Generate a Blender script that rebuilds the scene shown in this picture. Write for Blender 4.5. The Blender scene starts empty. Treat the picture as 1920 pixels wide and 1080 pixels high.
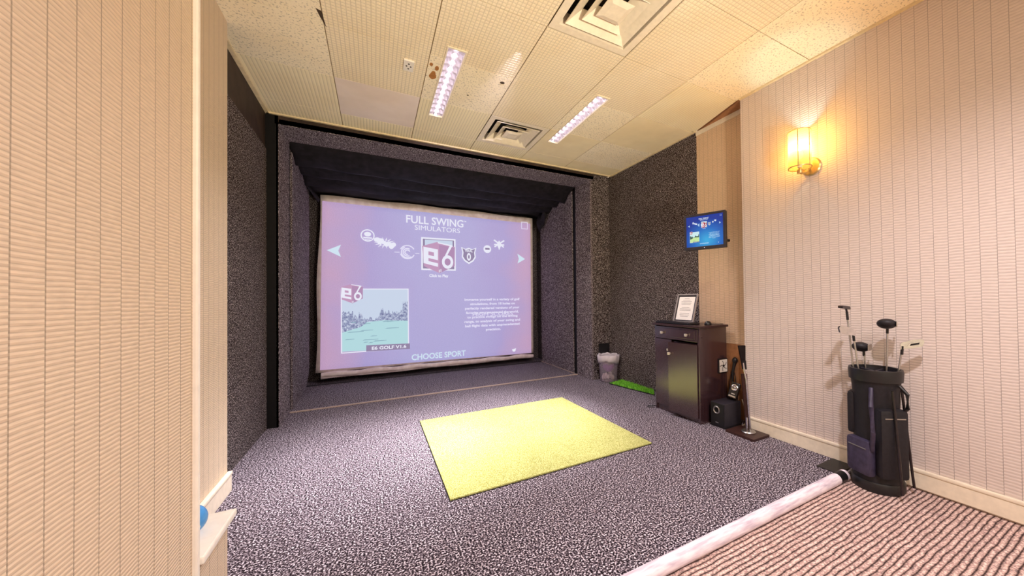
import bpy, bmesh, math, random
from mathutils import Vector, Matrix
random.seed(7)
sc = bpy.context.scene
col = sc.collection
R = math.radians

# ------------------------------------------------------------------ camera
CAM_H = 1.16
def cam_basis(yaw, pitch, roll):
    y, p, q = R(yaw), R(pitch), R(roll)
    fw = Vector((math.sin(y)*math.cos(p), math.cos(y)*math.cos(p), math.sin(p)))
    r = Vector((math.cos(y), -math.sin(y), 0)); u = r.cross(fw)
    return r*math.cos(q)+u*math.sin(q), u*math.cos(q)-r*math.sin(q), fw
cr, cu, cf = cam_basis(28.982, 0.7429, -0.7101)
cd = bpy.data.cameras.new('camera'); cam = bpy.data.objects.new('camera', cd); col.objects.link(cam)
cam.matrix_world = Matrix(((cr.x, cu.x, -cf.x, 0), (cr.y, cu.y, -cf.y, 0), (cr.z, cu.z, -cf.z, CAM_H), (0, 0, 0, 1)))
cd.sensor_width = 36; cd.lens = 36*666.3/1920; cd.shift_x = -112.1/1920; cd.shift_y = 8.93/1920
cd.clip_start = 0.05
sc.camera = cam

# ------------------------------------------------------------------ world, lamps, exposure
w = bpy.data.worlds.new('world'); sc.world = w; w.use_nodes = True
bg = w.node_tree.nodes['Background']
bg.inputs[0].default_value = (1.0, 0.76, 0.50, 1); bg.inputs[1].default_value = 1.0
sc.view_settings.view_transform = 'Standard'; sc.view_settings.look = 'None'
sc.view_settings.gamma = 1; sc.view_settings.exposure = 0.0
sc.view_settings.use_curve_mapping = False

def lamp(name, kind, loc, energy, color, target=None, **kw):
    d = bpy.data.lights.new(name, kind); d.energy = energy; d.color = color
    for k, v in kw.items(): setattr(d, k, v)
    o = bpy.data.objects.new(name, d); o.location = loc; col.objects.link(o)
    if target is not None:
        o.rotation_euler = (Vector(target)-Vector(loc)).to_track_quat('-Z', 'Y').to_euler()
    return o
# recessed ceiling downlights of the lounge behind the camera
lamp('lounge_downlight', 'SPOT', (1.15, -1.25, 2.80), 150, (1.0, 0.92, 0.96), target=(1.3, 2.0, 0.1),
     spot_size=R(118), spot_blend=1.0, shadow_soft_size=0.35)
lamp('ceiling_downlight', 'SPOT', (1.30, 0.20, 2.86), 210, (1.0, 0.93, 1.0), target=(1.35, 0.35, 0.0),
     spot_size=R(138), spot_blend=0.9, shadow_soft_size=0.035)
lamp('lounge_fill', 'AREA', (0.6, -1.0, 2.86), 16, (1.0, 0.84, 0.66), target=(0.6, -1.0, 0),
     shape='RECTANGLE', size=1.2, size_y=0.6)  # unseen warm area light, added as soft fill from behind the camera
# unseen warm spot, added low behind the camera to brighten the far ceiling
lamp('ceiling_fill', 'SPOT', (1.0, -1.45, 0.55), 600, (1.0, 0.88, 0.66), target=(1.15, 3.2, 2.9),
     spot_size=R(66), spot_blend=1.0, shadow_soft_size=0.15)
# the ceiling projector of the simulator
lamp('projector_beam', 'SPOT', (0.9, 2.30, 2.86), 80, (0.80, 0.72, 1.0), target=(0.9, 6.0, 1.30),
     spot_size=R(62), spot_blend=0.35, shadow_soft_size=0.04)

# ------------------------------------------------------------------ geometry constants
H = 2.895                       # ceiling
XL, XR = -0.865, 2.975          # carpeted side walls
XN = 2.835                      # papered right wall near the camera
YF, YS, YB = 4.18, 4.65, 6.35   # front of enclosure, threshold, back of enclosure
JL, JR = -0.775, 2.655          # enclosure sides
YR = 4.23                       # carpeted return right of the enclosure
ZL = 2.80                       # lintel
YSC = 6.0                       # projection screen

# ------------------------------------------------------------------ material helpers
def lin(c):
    return tuple(((v/255)/12.92 if v/255 <= 0.04045 else ((v/255+0.055)/1.055)**2.4) for v in c) + (1,)
class NT:
    def __init__(s, name):
        s.m = bpy.data.materials.new(name); s.m.use_nodes = True
        s.t = s.m.node_tree; s.n = s.t.nodes; s.b = s.n['Principled BSDF']; s.out = s.n['Material Output']
    def node(s, kind, **kw):
        n = s.n.new('ShaderNode'+kind)
        for k, v in kw.items(): setattr(n, k, v)
        return n
    def link(s, a, b): s.t.links.new(a, b)
    def coord(s, scale=(1, 1, 1)):
        tc = s.node('TexCoord'); mp = s.node('Mapping'); mp.inputs['Scale'].default_value = scale
        s.link(tc.outputs['Object'], mp.inputs['Vector']); return mp.outputs[0]
    def noise(s, vec, scale, detail=2, rough=0.5):
        n = s.node('TexNoise'); n.inputs['Scale'].default_value = scale
        n.inputs['Detail'].default_value = detail; n.inputs['Roughness'].default_value = rough
        s.link(vec, n.inputs['Vector']); return n.outputs['Fac']
    def ramp(s, fac, stops, const=False):
        r = s.node('ValToRGB'); e = r.color_ramp.elements
        if const: r.color_ramp.interpolation = 'CONSTANT'
        while len(e) < len(stops): e.new(0.5)
        for el, (p, c) in zip(e, stops): el.position = p; el.color = c
        s.link(fac, r.inputs[0]); return r.outputs[0]
    def math(s, op, a, b=None, c=None):
        n = s.node('Math', operation=op)
        for i, v in enumerate((a, b, c)):
            if v is None: continue
            if isinstance(v, (int, float)): n.inputs[i].default_value = v
            else: s.link(v, n.inputs[i])
        return n.outputs[0]
    def mix(s, fac, a, b, mode='MIX'):
        n = s.node('Mix', data_type='RGBA', blend_type=mode)
        for sock, v in ((n.inputs['Factor'], fac), (n.inputs[6], a), (n.inputs[7], b)):
            if isinstance(v, (int, float)): sock.default_value = v
            elif isinstance(v, tuple): sock.default_value = v
            else: s.link(v, sock)
        return n.outputs[2]
    def bump(s, h, strength=0.3, dist=0.01):
        n = s.node('Bump'); n.inputs['Strength'].default_value = strength; n.inputs['Distance'].default_value = dist
        s.link(h, n.inputs['Height']); s.link(n.outputs[0], s.b.inputs['Normal'])
    def set(s, color=None, rough=0.6, metal=0.0, spec=0.3):
        if color is not None:
            if isinstance(color, tuple): s.b.inputs['Base Color'].default_value = color
            else: s.link(color, s.b.inputs['Base Color'])
        s.b.inputs['Roughness'].default_value = rough; s.b.inputs['Metallic'].default_value = metal
        s.b.inputs['Specular IOR Level'].default_value = spec
        return s.m
def plain(name, rgb, rough=0.5, metal=0.0, spec=0.3, var=0.06, scale=30):
    t = NT(name); c = lin(rgb)
    n = t.noise(t.coord(), scale, 3)
    d = tuple(v*(1-var*2) for v in c[:3])+(1,); l = tuple(min(1, v*(1+var*2)) for v in c[:3])+(1,)
    return t.set(t.ramp(n, [(0.3, d), (0.7, l)]), rough, metal, spec)
def emis(name, rgb, strength=1.0, base=None):
    t = NT(name); c = lin(rgb)
    t.b.inputs['Base Color'].default_value = lin(base) if base else (0.02, 0.02, 0.02, 1)
    t.b.inputs['Emission Color'].default_value = c; t.b.inputs['Emission Strength'].default_value = strength
    t.b.inputs['Roughness'].default_value = 0.7; t.b.inputs['Specular IOR Level'].default_value = 0.1
    return t.m
def carpet(name, stops, scale=95):
    t = NT(name); v = t.coord()
    n = t.noise(v, scale, 2.0, 0.6)
    big = t.noise(v, 3.0, 2)
    c = t.ramp(n, stops)
    c = t.mix(0.18, c, t.ramp(big, [(0.3, (0.35, 0.35, 0.35, 1)), (0.7, (0.65, 0.65, 0.65, 1))]), 'OVERLAY')
    t.bump(n, 0.5, 0.012)
    return t.set(c, 0.95, 0, 0.08)
def wallpaper(name, rgb, seam=0.095, dark=0.72, rib_=0.0165, wv=0.6):
    t = NT(name); v = t.coord()
    sx = t.node('SeparateXYZ'); t.link(v, sx.inputs[0])
    yy = t.math('DIVIDE', sx.outputs[1], seam); fr = t.math('FRACT', yy)
    line = t.math('LESS_THAN', fr, 0.045)
    strip = t.math('FLOOR', yy)
    # woven reeds: horizontal ridges, offset from one strip to the next
    off = t.math('MULTIPLY', strip, 0.37)
    zz = t.math('ADD', t.math('DIVIDE', sx.outputs[2], rib_), off)
    wob = t.noise(t.coord((9, 9, 3)), 1.0, 3)
    zz = t.math('ADD', zz, t.math('MULTIPLY', wob, wv))
    rib = t.math('ABSOLUTE', t.math('SUBTRACT', t.math('FRACT', zz), 0.5))
    fine = t.noise(t.coord((30, 30, 260)), 1.0, 3)
    c = lin(rgb); d = tuple(v*dark for v in c[:3])+(1,); l = tuple(min(1, v*1.08) for v in c[:3])+(1,)
    colr = t.ramp(rib, [(0.02, d), (0.16, c), (0.5, l)])
    colr = t.mix(0.35, colr, t.ramp(fine, [(0.3, d), (0.65, l)]))
    colr = t.mix(t.math('MULTIPLY', line, 0.75), colr, tuple(v*0.45 for v in c[:3])+(1,))
    t.bump(t.math('SUBTRACT', rib, t.math('MULTIPLY', line, 0.6)), 0.35, 0.006)
    return t.set(colr, 0.8, 0, 0.15)
def tile_mat(name, rgb, kind):
    t = NT(name); v = t.coord(); c = lin(rgb)
    d = tuple(x*0.74 for x in c[:3])+(1,)
    sx = t.node('SeparateXYZ'); t.link(v, sx.inputs[0])
    if kind in ('rib', 'grid'):
        fx = t.math('ABSOLUTE', t.math('SUBTRACT', t.math('FRACT', t.math('DIVIDE', sx.outputs[0], 0.026)), 0.5))
        h = fx
        if kind == 'grid':
            fy = t.math('ABSOLUTE', t.math('SUBTRACT', t.math('FRACT', t.math('DIVIDE', sx.outputs[1], 0.026)), 0.5))
            h = t.math('MINIMUM', fx, fy)
        colr = t.ramp(h, [(0.03, d), (0.15, c)])
        t.bump(h, 0.4, 0.006)
    elif kind == 'pin':
        n = t.noise(v, 75, 2); colr = t.ramp(n, [(0.34, tuple(x*0.60 for x in c[:3])+(1,)), (0.44, c)])
        t.bump(n, 0.3, 0.004)
    else:
        n = t.noise(v, 6, 3); colr = t.ramp(n, [(0.3, tuple(x*0.93 for x in c[:3])+(1,)), (0.7, c)])
    st = t.noise(v, 2.2, 3)
    colr = t.mix(0.25, colr, t.ramp(st, [(0.35, (0.86, 0.76, 0.6, 1)), (0.55, (1, 1, 1, 1))]), 'MULTIPLY')
    return t.set(colr, 0.85, 0, 0.15)
def wood(name, rgb, rough=0.35, spec=0.5, grain=(1.5, 40, 1.5), dark=0.45):
    t = NT(name); v = t.coord(grain)
    n = t.noise(v, 4, 5, 0.65); c = lin(rgb)
    colr = t.ramp(n, [(0.25, tuple(x*dark for x in c[:3])+(1,)), (0.6, c), (0.8, tuple(min(1, x*1.5) for x in c[:3])+(1,))])
    t.bump(n, 0.12, 0.004)
    return t.set(colr, rough, 0, spec)

M = {}
M['floor_carpet'] = carpet('floor_carpet_mat', [(0.39, lin((22, 17, 22))), (0.48, lin((64, 55, 63))), (0.545, lin((122, 110, 119))), (0.63, lin((232, 222, 232)))], 115)
M['wall_carpet'] = carpet('wall_carpet_mat', [(0.38, lin((20, 16, 18))), (0.49, lin((60, 52, 53))), (0.57, lin((114, 103, 102))), (0.66, lin((218, 206, 204)))], 125)
M['wall_carpet_lit'] = carpet('enclosure_carpet_mat', [(0.38, lin((34, 29, 32))), (0.49, lin((92, 81, 85))), (0.57, lin((150, 137, 142))), (0.66, lin((236, 226, 230)))], 125)  # lit copy of the wall carpet: front light on the enclosure put into colour
def ribbed_carpet():
    t = NT('lounge_carpet_mat'); v = t.coord()
    sx = t.node('SeparateXYZ'); t.link(v, sx.inputs[0])
    wob = t.math('MULTIPLY', t.noise(v, 9, 2), 0.8)
    fr = t.math('FRACT', t.math('ADD', t.math('DIVIDE', sx.outputs[1], 0.023), wob))
    n = t.noise(v, 120, 1.5)
    c = t.ramp(t.math('ABSOLUTE', t.math('SUBTRACT', fr, 0.5)), [(0.05, lin((76, 62, 62))), (0.2, lin((176, 156, 152))), (0.5, lin((206, 188, 184)))])
    c = t.mix(0.55, c, t.ramp(n, [(0.35, lin((60, 48, 48))), (0.5, lin((190, 170, 160))), (0.65, lin((250, 235, 225)))]), 'OVERLAY')
    t.bump(t.math('ABSOLUTE', t.math('SUBTRACT', fr, 0.5)), 0.5, 0.008)
    return t.set(c, 0.95, 0, 0.08)
M['lounge_carpet'] = ribbed_carpet()
M['paper'] = wallpaper('reed_wallpaper', (218, 204, 196), seam=0.06)
M['paper_left'] = wallpaper('reed_wallpaper_cream', (226, 206, 180), seam=0.07, dark=0.70, rib_=0.0100, wv=0.5)
M['paper_niche'] = wallpaper('reed_wallpaper_tan', (224, 194, 162), seam=0.055)
M['board'] = plain('bare_brown_wall', (176, 124, 84), 0.8)
M['cream'] = plain('cream_paint', (238, 226, 204), 0.5, var=0.03)
M['white_trim'] = plain('white_paint', (246, 240, 228), 0.45, var=0.02)
M['tile_grid'] = tile_mat('ceiling_tile_grid', (248, 234, 206), 'grid')
M['tile_rib'] = tile_mat('ceiling_tile_ribbed', (248, 236, 204), 'rib')
M['tile_pin'] = tile_mat('ceiling_tile_pinhole', (250, 238, 212), 'pin')
M['tile_plain'] = tile_mat('ceiling_tile_plain', (244, 230, 222), 'plain')
M['tile_cream'] = tile_mat('ceiling_tile_cream', (246, 232, 198), 'plain')
M['ceiling_gap'] = plain('ceiling_gap', (70, 56, 42), 0.9)
M['tbar'] = plain('ceiling_grid_bar', (226, 208, 172), 0.6)
M['stain'] = plain('tile_stain', (176, 120, 66), 0.9)
M['black'] = plain('black_paint', (9, 8, 9), 0.6, var=0.2)
M['hole'] = plain('dark_hole', (20, 15, 13), 0.9)
M['dark_band'] = plain('dark_brown_band', (58, 45, 38), 0.6, var=0.2, scale=8)
M['fabric'] = plain('black_fabric', (24, 20, 26), 0.75, var=0.3, scale=14)
M['strip'] = plain('threshold_beige', (184, 164, 150), 0.6)
M['box'] = plain('black_plastic', (22, 21, 24), 0.42, spec=0.5)
M['box_soft'] = plain('charcoal_plastic', (44, 41, 50), 0.5, spec=0.4)
M['chrome'] = plain('chrome', (225, 225, 230), 0.18, 1.0)
M['steel'] = plain('brushed_steel', (190, 188, 186), 0.35, 1.0)
M['gunmetal'] = plain('gunmetal', (70, 66, 70), 0.3, 1.0)
M['wood'] = wood('espresso_wood', (64, 42, 46), 0.2, 1.0, (40, 40, 1.5))
M['wood'].node_tree.nodes['Principled BSDF'].inputs['Coat Weight'].default_value = 1.0
M['wood'].node_tree.nodes['Principled BSDF'].inputs['Coat Roughness'].default_value = 0.2
M['wood_top'] = wood('espresso_wood_top', (60, 40, 42), 0.28, 0.5, (40, 2, 40))
M['wood_stand'] = wood('dark_walnut', (66, 42, 38), 0.35, 0.4, (2, 30, 30))
M['knob'] = plain('satin_knob', (232, 222, 205), 0.25, 0.6)
M['white_plastic'] = plain('white_plastic', (236, 230, 220), 0.4, var=0.02)

# ------------------------------------------------------------------ mesh helpers
class MB:
    def __init__(s): s.bm = bmesh.new()
    def box(s, x0, x1, y0, y1, z0, z1, bev=0.0, mi=0, mat=None):
        b = bmesh.new(); bmesh.ops.create_cube(b, size=1)
        for v in b.verts:
            v.co = Vector((x0 if v.co.x < 0 else x1, y0 if v.co.y < 0 else y1, z0 if v.co.z < 0 else z1))
        if bev > 0: bmesh.ops.bevel(b, geom=list(b.edges), offset=bev, segments=2, affect='EDGES', profile=0.6)
        return s._add(b, mi, mat)
    def _add(s, b, mi=0, mat=None):
        if mat is not None: b.transform(mat)
        for f in b.faces: f.material_index = mi
        me = bpy.data.meshes.new('tmp'); b.to_mesh(me); b.free()
        s.bm.from_mesh(me); bpy.data.meshes.remove(me); return s
    def cyl(s, p0, p1, r0, r1=None, seg=24, caps=True, mi=0):
        p0, p1 = Vector(p0), Vector(p1); r1 = r0 if r1 is None else r1
        b = bmesh.new(); d = p1-p0
        bmesh.ops.create_cone(b, cap_ends=caps, segments=seg, radius1=r0, radius2=r1, depth=d.length)
        m = Matrix.Translation((p0+p1)/2) @ d.to_track_quat('Z', 'Y').to_matrix().to_4x4()
        return s._add(b, mi, m)
    def tube(s, pts, r, seg=10, mi=0):
        pts = [Vector(p) for p in pts]; b = bmesh.new(); rings = []
        rs = r if isinstance(r, (list, tuple)) else [r]*len(pts)
        up = Vector((0.13, 0.21, 0.97))
        for i, p in enumerate(pts):
            t = (pts[min(i+1, len(pts)-1)]-pts[max(i-1, 0)]).normalized()
            a = t.cross(up)
            if a.length < 1e-3: a = t.cross(Vector((1, 0, 0)))
            a.normalize(); c = t.cross(a)
            rings.append([b.verts.new(p+(a*math.cos(k*2*math.pi/seg)+c*math.sin(k*2*math.pi/seg))*rs[i]) for k in range(seg)])
        for A, B in zip(rings, rings[1:]):
            for k in range(seg): b.faces.new((A[k], A[(k+1) % seg], B[(k+1) % seg], B[k]))
        b.faces.new(rings[0][::-1]); b.faces.new(rings[-1])
        return s._add(b, mi)
    def lathe(s, prof, seg=36, mat=None, mi=0, a0=0.0, a1=2*math.pi):
        b = bmesh.new(); full = abs(a1-a0-2*math.pi) < 1e-6; n = seg if full else seg+1; rings = []
        for (r, z) in prof:
            rings.append([b.verts.new((r*math.cos(a0+(a1-a0)*k/seg), r*math.sin(a0+(a1-a0)*k/seg), z)) for k in range(n)])
        for A, B in zip(rings, rings[1:]):
            for k in range(seg): b.faces.new((A[k], A[(k+1) % n], B[(k+1) % n], B[k]))
        bmesh.ops.remove_doubles(b, verts=b.verts, dist=1e-6)
        return s._add(b, mi, mat)
    def prism(s, poly, d0, d1, axis='y', mi=0, mat=None):
        """polygon in the plane across `axis`, extruded from d0 to d1 along it"""
        def P(a, c, d): return {'x': (d, a, c), 'y': (a, d, c), 'z': (a, c, d)}[axis]
        b = bmesh.new()
        A = [b.verts.new(P(p, q, d0)) for p, q in poly]; B = [b.verts.new(P(p, q, d1)) for p, q in poly]
        n = len(poly); b.faces.new(A); b.faces.new(B[::-1])
        for k in range(n): b.faces.new((A[k], B[k], B[(k+1) % n], A[(k+1) % n]))
        bmesh.ops.recalc_face_normals(b, faces=b.faces)
        return s._add(b, mi, mat)
    def sphere(s, c, r, seg=24, scale=(1, 1, 1), mi=0):
        b = bmesh.new(); bmesh.ops.create_uvsphere(b, u_segments=seg, v_segments=max(6, seg//2), radius=r)
        return s._add(b, mi, Matrix.Translation(c) @ Matrix.Diagonal((*scale, 1)))
    def grid(s, f, nu, nv, mi=0, closed=False):
        b = bmesh.new()
        V = [[b.verts.new(f(i/nu, j/nv)) for j in range(nv+1)] for i in range(nu+1)]
        for i in range(nu):
            for j in range(nv): b.faces.new((V[i][j], V[i+1][j], V[i+1][j+1], V[i][j+1]))
        return s._add(b, mi)
    def mesh(s, me, mat, mi=0):
        b = bmesh.new(); b.from_mesh(me); return s._add(b, mi, mat)
    def build(s, name, mats, parent=None, local=False, smooth=False, solid=0.0, auto=True):
        bm = s.bm
        if parent is not None and not local:
            p = parent
            while p is not None:
                bm.transform(Matrix.Translation(-p.location)); p = p.parent
        bmesh.ops.recalc_face_normals(bm, faces=bm.faces) if solid == 0 else None
        me = bpy.data.meshes.new(name); bm.to_mesh(me); bm.free()
        for m in (mats if isinstance(mats, (list, tuple)) else [mats]): me.materials.append(m)
        o = bpy.data.objects.new(name, me); col.objects.link(o)
        if parent is not None: o.parent = parent
        if smooth:
            for f in me.polygons: f.use_smooth = True
            if auto:
                for e in me.edges: pass
                try: me.set_sharp_from_angle(angle=R(38))
                except Exception: pass
        if solid:
            md = o.modifiers.new('thickness', 'SOLIDIFY'); md.thickness = solid; md.offset = 0
        return o
def tag(o, label=None, cat=None, group=None, kind=None):
    if label: o['label'] = label
    if cat: o['category'] = cat
    if group: o['group'] = group
    if kind: o['kind'] = kind
    return o
def thing(name, loc, label, cat, group=None, rz=0.0):
    o = bpy.data.objects.new(name, None); col.objects.link(o); o.location = loc; o.rotation_euler = (0, 0, rz)
    o.empty_display_size = 0.05
    return tag(o, label, cat, group)
def struct(name, mb, mats, label=None, **kw):
    o = mb.build(name, mats, **kw); o['kind'] = 'structure'
    if label: o['label'] = label
    return o
def bx(*a, **k): return MB().box(*a, **k)
def dup(root, loc, label, group=None):
    r = root.copy(); col.objects.link(r); r.location = loc; r['label'] = label
    if group: r['group'] = group
    def rec(src, dst):
        for ch in [o for o in list(src.children)]:
            c = ch.copy(); col.objects.link(c); c.parent = dst; rec(ch, c)
    rec(root, r); return r
_tc = {}
def text_mesh(s, bold=0.0):
    """flat lettering one unit tall (capital height) starting at x = 0; returns mesh, width, height"""
    if (s, bold) in _tc: return _tc[(s, bold)]
    cu_ = bpy.data.curves.new('lettering', 'FONT'); cu_.body = s; cu_.size = 1; cu_.offset = bold; cu_.resolution_u = 3
    o = bpy.data.objects.new('lettering', cu_); col.objects.link(o)
    dg = bpy.context.evaluated_depsgraph_get(); me = bpy.data.meshes.new_from_object(o.evaluated_get(dg))
    bpy.data.objects.remove(o); bpy.data.curves.remove(cu_)
    xs = [v.co.x for v in me.vertices]; x0, x1 = min(xs), max(xs)
    for v in me.vertices: v.co.x -= x0
    _tc[(s, bold)] = (me, x1-x0, 0.70); return _tc[(s, bold)]

# ================================================================== THE ROOM
YN = -1.6
struct('floor', bx(XL-0.1, XR+0.1, 1.165, YB+0.05, -0.06, 0.0), M['floor_carpet'])
struct('floor_lounge', bx(-0.7, XR+0.1, YN, 1.165, -0.07, -0.012), M['lounge_carpet'])
struct('wall_left', MB().box(XL-0.1, XL, 2.9, YF, 0, 2.56), M['wall_carpet'])
struct('trim_1', bx(XL-0.1, XL-0.008, 2.9, YF, 2.56, H), M['dark_band'])
struct('wall_left_front', MB().box(-1.0, -0.795, 1.70, 2.94, 0, H), M['paper_left'])
struct('wall_left_near', MB().box(-1.0, -0.50, YN, 1.550, -0.012, H), M['paper_left'])
struct('trim_2', bx(-0.53, -0.487, 1.550, 1.569, -0.012, H, 0.006), M['white_trim'])
struct('wall_left_low', bx(-0.82, -0.50, 1.569, 1.85, 0, 0.325), M['paper_left'])
struct('trim_3', bx(-0.80, -0.478, 1.570, 1.875, 0.325, 0.35, 0.006), M['white_trim'])
b = MB().box(-0.795, -0.775, 1.85, 2.945, 0, 0.10, 0.003).box(-0.795, -0.770, 1.85, 2.947, 0.10, 0.122, 0.007)
struct('baseboard_left', b, M['cream'])
struct('wall_right', bx(XR, XR+0.1, 2.62, YF+0.2, 0, H), M['wall_carpet'])
b = MB().box(XR+0.004, XR+0.1, 1.9, 2.62, 0.70, H)
struct('wall_right_niche', b, M['paper_niche'])
struct('trim_4', bx(XR+0.006, XR+0.09, 1.9, 2.62, 0, 0.70), M['board'], label='bare brown wall below the torn wallpaper')
struct('wall_right_near', bx(XN, XN+0.24, YN, 2.0, -0.012, H), M['paper'])
b = MB().box(XN-0.016, XN, 0.3, 2.0, 0, 0.092, 0.003).box(XN-0.020, XN, 0.3, 2.002, 0.092, 0.114, 0.007)
struct('baseboard_right', b, M['cream'])
struct('wall_back', MB().box(JR+0.03, XR+0.1, YR, YR+0.08, 0, H), M['wall_carpet'])
struct('wall_rear', MB().box(-1.0, XR+0.2, YB+0.01, YB+0.08, 0, H+0.2), M['wall_carpet'])
struct('trim_5', bx(XL-0.02, JL-0.004, YF, YF+0.05, 0.0, H-0.001), M['black'], label='black upright strip beside the carpeted jamb')
struct('trim_6', bx(JL-0.03, JR+0.03, YF, YF+0.05, ZL+0.004, H), M['dark_band'], label='dark header band above the enclosure')
# triangular filler between the two right hand wall planes, and the niche's top rail
struct('trim_7', MB().prism([(XN, 2.0), (XR+0.02, 2.0), (XR+0.02, 2.62)], H-0.006, H+0.02, 'z'), M['board'])
struct('trim_8', bx(XR-0.006, XR+0.004, 2.0, 2.62, H-0.05, H-0.006, 0.002), M['cream'])
# ceiling edge angles
struct('trim_9', bx(XL-0.006, XL+0.022, 2.9, YF, H-0.012, H+0.001), M['tbar'])
struct('trim_10', bx(XL, XR, YF-0.022, YF, H-0.012, H+0.001), M['tbar'])
struct('trim_11', bx(XR-0.022, XR, 2.62, YF, H-0.012, H+0.001), M['tbar'])
struct('trim_12', bx(XN-0.022, XN, YN, 2.0, H-0.012, H+0.001), M['tbar'])

# ceiling: lay-in tiles of mixed patterns
gx = [XL-0.02, -0.272, 0.349, 0.971, 1.592, 2.213, 2.834]
gy = [2.0385-0.6203*k for k in range(7)][::-1] + [2.659, 3.279, 3.899, YF+0.03]
kinds = ['tile_grid', 'tile_rib', 'tile_pin', 'tile_plain', 'tile_cream']
row_of = {2.0385: 'A', 2.659: 'B', 3.279: 'C', 3.899: 'D'}
pat = {'A': ['tile_pin', 'tile_grid', 'tile_grid', 'tile_grid', 'tile_grid', 'tile_rib'],
       'B': ['tile_pin', 'tile_grid', 'tile_pin', 'tile_grid', 'tile_pin', 'tile_cream'],
       'C': ['tile_rib', 'tile_plain', 'tile_rib', None, 'tile_cream', 'tile_pin'],
       'D': ['tile_rib', 'tile_rib', 'tile_rib', 'tile_rib', 'tile_cream', 'tile_cream'],
       '0': ['tile_pin', 'tile_grid', 'tile_grid', None, 'tile_grid', 'tile_pin'],
       '1': ['tile_pin', 'tile_grid', 'tile_grid', 'tile_grid', 'tile_grid', 'tile_pin']}
LIGHTS = [(0.51, 2.518, 3.545), (1.742, 2.535, 3.55)]   # x centre, y0, y1
LW = 0.064
c = MB(); g = 0.003
def tile(x0, x1, y0, y1, mi):
    """one tile, cut round the light slots that run through it"""
    cuts = [(lx-LW, lx+LW, a, b_) for lx, a, b_ in LIGHTS if x0 < lx < x1 and a < y1 and b_ > y0]
    if not cuts: c.box(x0, x1, y0, y1, H, H+0.016, 0, mi); return
    l0, l1, a, b_ = cuts[0]; a, b_ = max(a, y0), min(b_, y1)
    c.box(x0, l0, y0, y1, H, H+0.016, 0, mi); c.box(l1, x1, y0, y1, H, H+0.016, 0, mi)
    if a > y0: c.box(l0, l1, y0, a, H, H+0.016, 0, mi)
    if b_ < y1: c.box(l0, l1, b_, y1, H, H+0.016, 0, mi)
for j in range(len(gy)-1):
    y0, y1 = gy[j], gy[j+1]
    rk = 'ABCD'[[2.0385, 2.659, 3.279, 3.899].index(gy[j])] if gy[j] in row_of else ('0' if abs(gy[j]-1.4182) < 0.01 else '1')
    for i in range(6):
        k = pat[rk][i]
        if k is None: continue
        x1 = gx[i+1]
        if i == 5 and y0 > 2.5: x1 = XR+0.02
        tile(gx[i]+g, x1-g, y0+g, y1-g, kinds.index(k))
        if i == 5 and rk == 'A': c.prism([(XN-0.004, 2.04), (XR+0.0, 2.63), (XN-0.004, 2.65)], H+0.0005, H+0.016, 'z', kinds.index(k))
for xx in gx[1:-1]: c.box(xx-0.010, xx+0.010, YN, YF, H+0.0165, H+0.020, 0, 5)
for yy in gy[1:-1]:
    ex = [XL] + [e for lx, a, b_ in LIGHTS if a < yy < b_ for e in (lx-LW, lx+LW)] + [XN]
    for q in range(0, len(ex), 2): c.box(ex[q], ex[q+1], yy-0.010, yy+0.010, H+0.0166, H+0.0201, 0, 5)
c.box(-1.0, XR+0.2, YN, YB+0.1, H+0.13, H+0.16, 0, 6)
# water stains and a cut hole on the tiles
c.prism([(0.400+0.030*math.cos(t)*(0.8+0.2*math.sin(3*t)), 2.90+0.055*math.sin(t)) for t in [k*math.pi/8 for k in range(16)]], H-0.0015, H+0.002, 'z', 7)
c.prism([(0.415+0.014*math.cos(t), 2.80+0.03*math.sin(t)) for t in [k*math.pi/6 for k in range(12)]], H-0.0015, H+0.002, 'z', 7)
c.prism([(0.372+0.012*math.cos(t), 2.77+0.02*math.sin(t)) for t in [k*math.pi/6 for k in range(12)]], H-0.0015, H+0.002, 'z', 7)
c.prism([(0.905+0.018*math.cos(t), 2.745+0.016*math.sin(t)) for t in [k*math.pi/8 for k in range(16)]], H-0.0015, H+0.002, 'z', 6)
c.prism([(0.70+0.008*math.cos(t), 3.05+0.008*math.sin(t)) for t in [k*math.pi/8 for k in range(16)]], H-0.0015, H+0.002, 'z', 6)
c.prism([(-0.30, 2.55), (-0.275, 2.56), (-0.262, 2.70), (-0.285, 2.62)], H-0.0015, H+0.002, 'z', 6)
struct('ceiling', c, [M[k] for k in kinds]+[M['tbar'], M['ceiling_gap'], M['stain']])

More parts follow.
